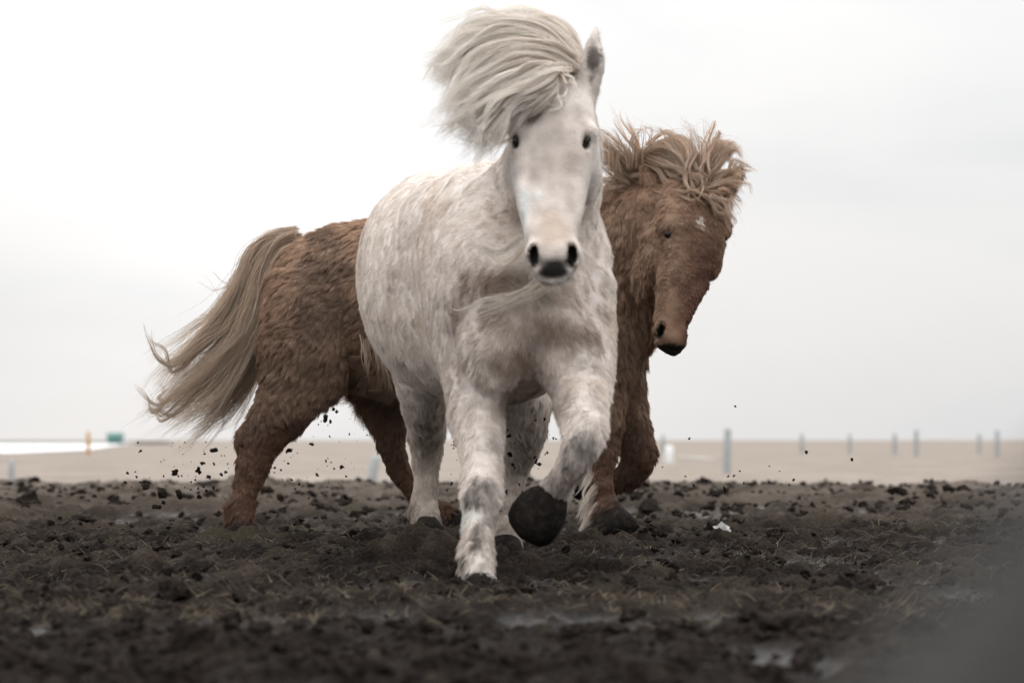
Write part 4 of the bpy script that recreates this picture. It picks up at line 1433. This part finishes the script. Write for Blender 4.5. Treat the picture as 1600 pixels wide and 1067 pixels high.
# dry grass and root fibres trodden into the mud
NS = 26000
g = np.random.default_rng(6)
sy = 7.0 + 20 * g.random(NS * 2) ** 1.5
sx = g.uniform(-0.24, 0.24, NS * 2) * sy
dens = fbm(np.stack([sx * 1.6, sy * 1.1, sx * 0], 1), 3, 95) + g.normal(size=NS * 2) * 0.35
keep = np.argsort(-dens)[:NS]
sx, sy = sx[keep], sy[keep]
sz = np.array([ground_at(a, b) for a, b in zip(sx, sy)])
L = g.uniform(0.015, 0.06, NS)
az = g.uniform(0, 2 * math.pi, NS)
el = g.uniform(0.05, 0.8, NS)
p0 = np.stack([sx, sy, sz - 0.002], 1)
d = np.stack([np.cos(az) * np.cos(el), np.sin(az) * np.cos(el), np.sin(el)], 1)
p1 = p0 + d * (L * 0.5)[:, None]
p2 = p1 + norm(d + g.normal(size=(NS, 3)) * 0.18 + np.array([0, 0, -0.2])) * (L * 0.5)[:, None]
pts = np.stack([p0, p1, p2], 1)
rad = np.stack([np.full(NS, 0.0011), np.full(NS, 0.0009), np.full(NS, 0.0003)], 1)
tone = g.random(NS)[:, None] ** 2
cc = np.array([0.045, 0.034, 0.025]) * (1 - tone) + np.array([0.23, 0.185, 0.125]) * tone
straw = hair_obj('dry_grass', pts, rad, np.repeat(cc[:, None, :], 3, 1), MAT_DRY)
tag(straw, 'bits of dry grass and root fibre trodden into the mud', 'dry grass', kind='stuff')

# clods in the air
FLY_MESH = []
for i in range(10):
    me = bpy.data.meshes.new('flying_clod')
    me.from_pydata([tuple(p) for p in clod_shape(800 + i, 0.85)], [], [tuple(int(q) for q in f) for f in ICF])
    me.materials.append(MAT_CLOD)
    FLY_MESH.append(me)


def fly(px, py, Y, size, label, group, gen):
    o = bpy.data.objects.new('mud_clod', FLY_MESH[gen.integers(10)])
    sc.collection.objects.link(o)
    o.location = at(px, py, Y)
    o.rotation_euler = tuple(gen.uniform(0, 6.28, 3))
    r = M(size, Y) * 0.5
    o.scale = (r * gen.uniform(0.8, 1.25), r * gen.uniform(0.7, 1.1), r * gen.uniform(0.7, 1.15))
    tag(o, ('ragged ' if size > 6 else 'tiny ') + label, 'mud clod', group)


g = np.random.default_rng(12)
LA = 'dark mud clod flying up behind the stretched hind hoof of the chestnut horse'
GA = 'mud clods thrown up behind the chestnut horse'
big = [(142, 577, 5), (247, 655, 14), (345, 690, 17), (410, 577, 10), (435, 695, 15), (543, 565, 11), (632, 450, 12), (600, 600, 8), (570, 522, 7), (633, 527, 6), (346, 745, 8), (548, 712, 9),
       (630, 660, 8), (675, 587, 5), (700, 572, 6), (528, 615, 6), (300, 770, 16), (130, 630, 6), (590, 678, 5), (545, 690, 6), (205, 675, 5), (195, 600, 4), (188, 570, 3)]
for (zx, zy, s) in big:                     # read off an enlarged crop of the photograph
    fly(160 + zx * 0.275, 580 + zy * 0.275, g.uniform(12.2, 12.8), s * 0.85, LA, GA, g)
for i in range(62):
    fly(g.normal(300, 52), 765 - 75 * g.random() ** 1.4, g.uniform(12.2, 12.9), 1.4 + 2.6 * g.random() ** 2.5, LA, GA, g)
LB = 'dark mud clod in the air between the hind legs of the chestnut horse'
GB = 'mud clods in the air under the chestnut horse'
big = [(693, 348, 17), (723, 362, 10), (617, 495, 14), (488, 527, 12), (789, 622, 16), (645, 668, 8), (497, 697, 9), (520, 748, 6), (543, 722, 6), (437, 800, 16), (812, 800, 12), (757, 305, 7), (741, 292, 7),
       (881, 172, 10), (437, 642, 6), (402, 628, 5), (481, 603, 5), (457, 588, 4), (706, 740, 5), (697, 588, 5), (718, 449, 5), (831, 434, 5), (912, 411, 4), (784, 216, 5), (869, 275, 4), (598, 803, 6), (399, 655, 5)]
for (zx, zy, s) in big:
    fly(320 + zx * 0.2718, 560 + zy * 0.2718, g.uniform(12.2, 12.9), s * 0.62, LB, GB, g)
for i in range(46):
    fly(g.uniform(425, 590), g.uniform(620, 775), g.uniform(12.2, 12.9), 1.2 + 2.0 * g.random() ** 2.5, LB, GB, g)
LC = 'dark mud clod kicked up between the legs of the white horse'
GC = 'mud clods kicked up under the white horse'
for i in range(46):
    x = g.choice([g.normal(706, 9), g.normal(838, 18), g.normal(795, 14)])
    fly(x, g.uniform(650, 815), g.uniform(10.2, 10.45), 1.8 + 6.5 * g.random() ** 2, LC, GC, g)
LD = 'dark mud clod in the air ahead of the chestnut horse'
GD = 'mud clods in the air ahead of the chestnut horse'
for (x, y, s) in ((1260, 706, 6), (1331, 718, 5), (1149, 635, 3.5), (1077, 685, 3), (1132, 763, 8), (1084, 758, 4), (1138, 744, 4), (1156, 736, 3), (1162, 755, 4), (1240, 750, 4), (1233, 757, 3), (1147, 743, 3), (1029, 712, 3), (1035, 730, 2.5), (1202, 728, 2.5), (1218, 736, 2.5), (1071, 744, 2.5)):
    fly(x, y, g.uniform(11.8, 12.8), s, LD, GD, g)

# scrap of white paper lying on the mud
p = at(1127, 849, 12.7)
gz = ground_at(p[0], p[1])
pv, pf = [], []
for i in range(5):
    for j in range(4):
        pv.append((p[0] - 0.03 + i * 0.017 + 0.004 * math.sin(j * 2), p[1] + j * 0.010, gz + 0.018 + 0.042 * (j / 3) + 0.012 * math.sin(i * 1.9 + j * 1.3)))
for i in range(4):
    for j in range(3):
        a = i * 4 + j
        pf.append((a, a + 4, a + 5, a + 1))
scrap = mesh_obj('paper_scrap', pv, pf, simple_mat('dirty_paper', (0.30, 0.29, 0.28), (0.50, 0.49, 0.48), 40, 0.9, 0.2), smooth=False)
md = scrap.modifiers.new('thickness', 'SOLIDIFY')
md.thickness = 0.002
tag(scrap, 'small crumpled white scrap lying on the dark mud', 'scrap')


# ------------------------------------------------------------------ fence posts and far things
def post(px, ytop, Y, w_m, mat, name, label, cat, group=None, lean=0.0, base=-0.75):
    top = at(px, ytop, Y)
    zt = top[2]
    r = w_m / 2
    root = (top[0] - lean * (zt - base), Y, base)
    rows = [[root[0] + lean * (z - base), Y, z, rr, rr] for z, rr in ((base, r * 1.12), (base + (zt - base) * 0.5, r * 1.04), (zt - 0.05, r * 0.97), (zt, r * 0.72))]
    st = np.array(rows)
    V, Fc = [], []
    seg = 12
    gen = np.random.default_rng(int(px))
    for q in st:
        for j in range(seg):
            a = 2 * math.pi * j / seg
            V.append((q[0] + math.cos(a) * q[3] * (1 + 0.08 * gen.normal()), q[1] + math.sin(a) * q[3], q[2]))
    for i in range(len(st) - 1):
        for j in range(seg):
            Fc.append((i * seg + j, i * seg + (j + 1) % seg, (i + 1) * seg + (j + 1) % seg, (i + 1) * seg + j))
    Fc.append(tuple((len(st) - 1) * seg + j for j in range(seg)))
    o = mesh_obj(name, np.array(V), Fc, mat, origin=root)
    return tag(o, label, cat, group)


LF = 'grey weathered fence post standing in the far dry grass field'
GF = 'fence posts across the dry field'
post(1137, 669, 88, 0.20, MAT_POST, 'fence_post', 'tallest grey fence post standing out above the horizon, nearest to the horses', 'fence post', GF, 0.03)
for px, yt, Y in ((1036, 679, 215), (1253, 678, 220), (1328, 678, 212), (1398, 677, 205), (1432, 671, 178), (1530, 678, 210), (1558, 671, 172)):
    post(px, yt, Y, 0.26, MAT_POST, 'fence_post', LF, 'fence post', GF, random.uniform(-0.02, 0.05))
post(588, 712, 62, 0.20, MAT_POST, 'fence_post', 'pale leaning fence post seen under the belly of the chestnut horse', 'fence post', GF, 0.22)
post(18, 718, 66, 0.14, MAT_POST, 'fence_post', 'faint grey fence post in the field on the water side', 'fence post', GF, 0.0)
post(1046, 696, 125, 0.34, MAT_WHITE, 'marker_post', 'short white marker post in the dry field', 'marker post', None, 0.0)
post(138, 674, 190, 0.22, MAT_ORANGE, 'pole', 'thin orange pole standing at the edge of the water', 'pole')
# pale dry patch / puddle on the field
pc = at(1090, 711, 150)
pud = [(pc[0] + 0.5 * math.cos(a) * (1 + 0.2 * math.sin(3 * a)), pc[1] + 16 * math.sin(a), -0.445) for a in np.linspace(0, 2 * math.pi, 24, endpoint=False)]
puddle = mesh_obj('puddle', pud, [tuple(range(24))], simple_mat('wet_silt', (0.30, 0.27, 0.25), (0.40, 0.37, 0.35), 0.4, 0.95, 0.0))
tag(puddle, 'small pale puddle on the dry field', 'puddle', kind='structure')
# small teal hut on the far shore
hx = at(180, 688, 690)[0]
hv = [(hx + sx * 1.6, 690 + sy * 1.2, z) for z in (-0.6, 1.1) for sx, sy in ((-1, -1), (1, -1), (1, 1), (-1, 1))] + [(hx - 1.6, 690, 1.8), (hx + 1.6, 690, 1.8)]
hut = empty('hut', (hx, 690, -0.6))
tag(hut, 'tiny teal hut on the far shore of the water', 'hut')
mesh_obj('wall', hv, [(0, 1, 5, 4), (1, 2, 6, 5), (2, 3, 7, 6), (3, 0, 4, 7), (4, 7, 8), (5, 9, 6)], MAT_TEAL, hut, smooth=False)
rv = [(hx + sx * 1.8, 690 + sy * 1.4, z) for sx in (-1, 1) for sy, z in ((-1, 1.05), (0, 1.95), (1, 1.05))]
rv += [(x, y, z - 0.12) for x, y, z in rv]
mesh_obj('roof', rv, [(0, 1, 4, 3), (1, 2, 5, 4), (6, 9, 10, 7), (7, 10, 11, 8), (0, 3, 9, 6), (2, 8, 11, 5), (0, 6, 7, 1), (1, 7, 8, 2), (3, 4, 10, 9), (4, 5, 11, 10)], MAT_TEAL, hut, smooth=False)

# weathered fence rail sloping past right in front of the lens, far out of focus
MAT_RAIL = simple_mat('old_rail_wood', (0.022, 0.021, 0.0195), (0.045, 0.043, 0.040), 30, 0.9, 0.4, (1, 1, 0.2))
YR = 0.62
ra, rb = at(1710 - 1800, 1115 + 1962, YR), at(1710 + 420, 1115 - 458, YR)
ra = rb + (ra - rb) * ((rb[2] + 0.06) / (rb[2] - ra[2]))
rows = []
for t in np.linspace(0, 1, 12):
    p = ra + (rb - ra) * t
    rows.append([*p, 0.036 * (1 + 0.05 * math.sin(t * 9)), 0.034 * (1 + 0.05 * math.cos(t * 7))])
rail = tube_loft('fence_rail', rows, MAT_RAIL, None, 18, (0, -1, 0), rough=0.002, seed=9)
tag(rail, 'blurred grey fence rail sloping close in front of the churned mud', 'fence rail')
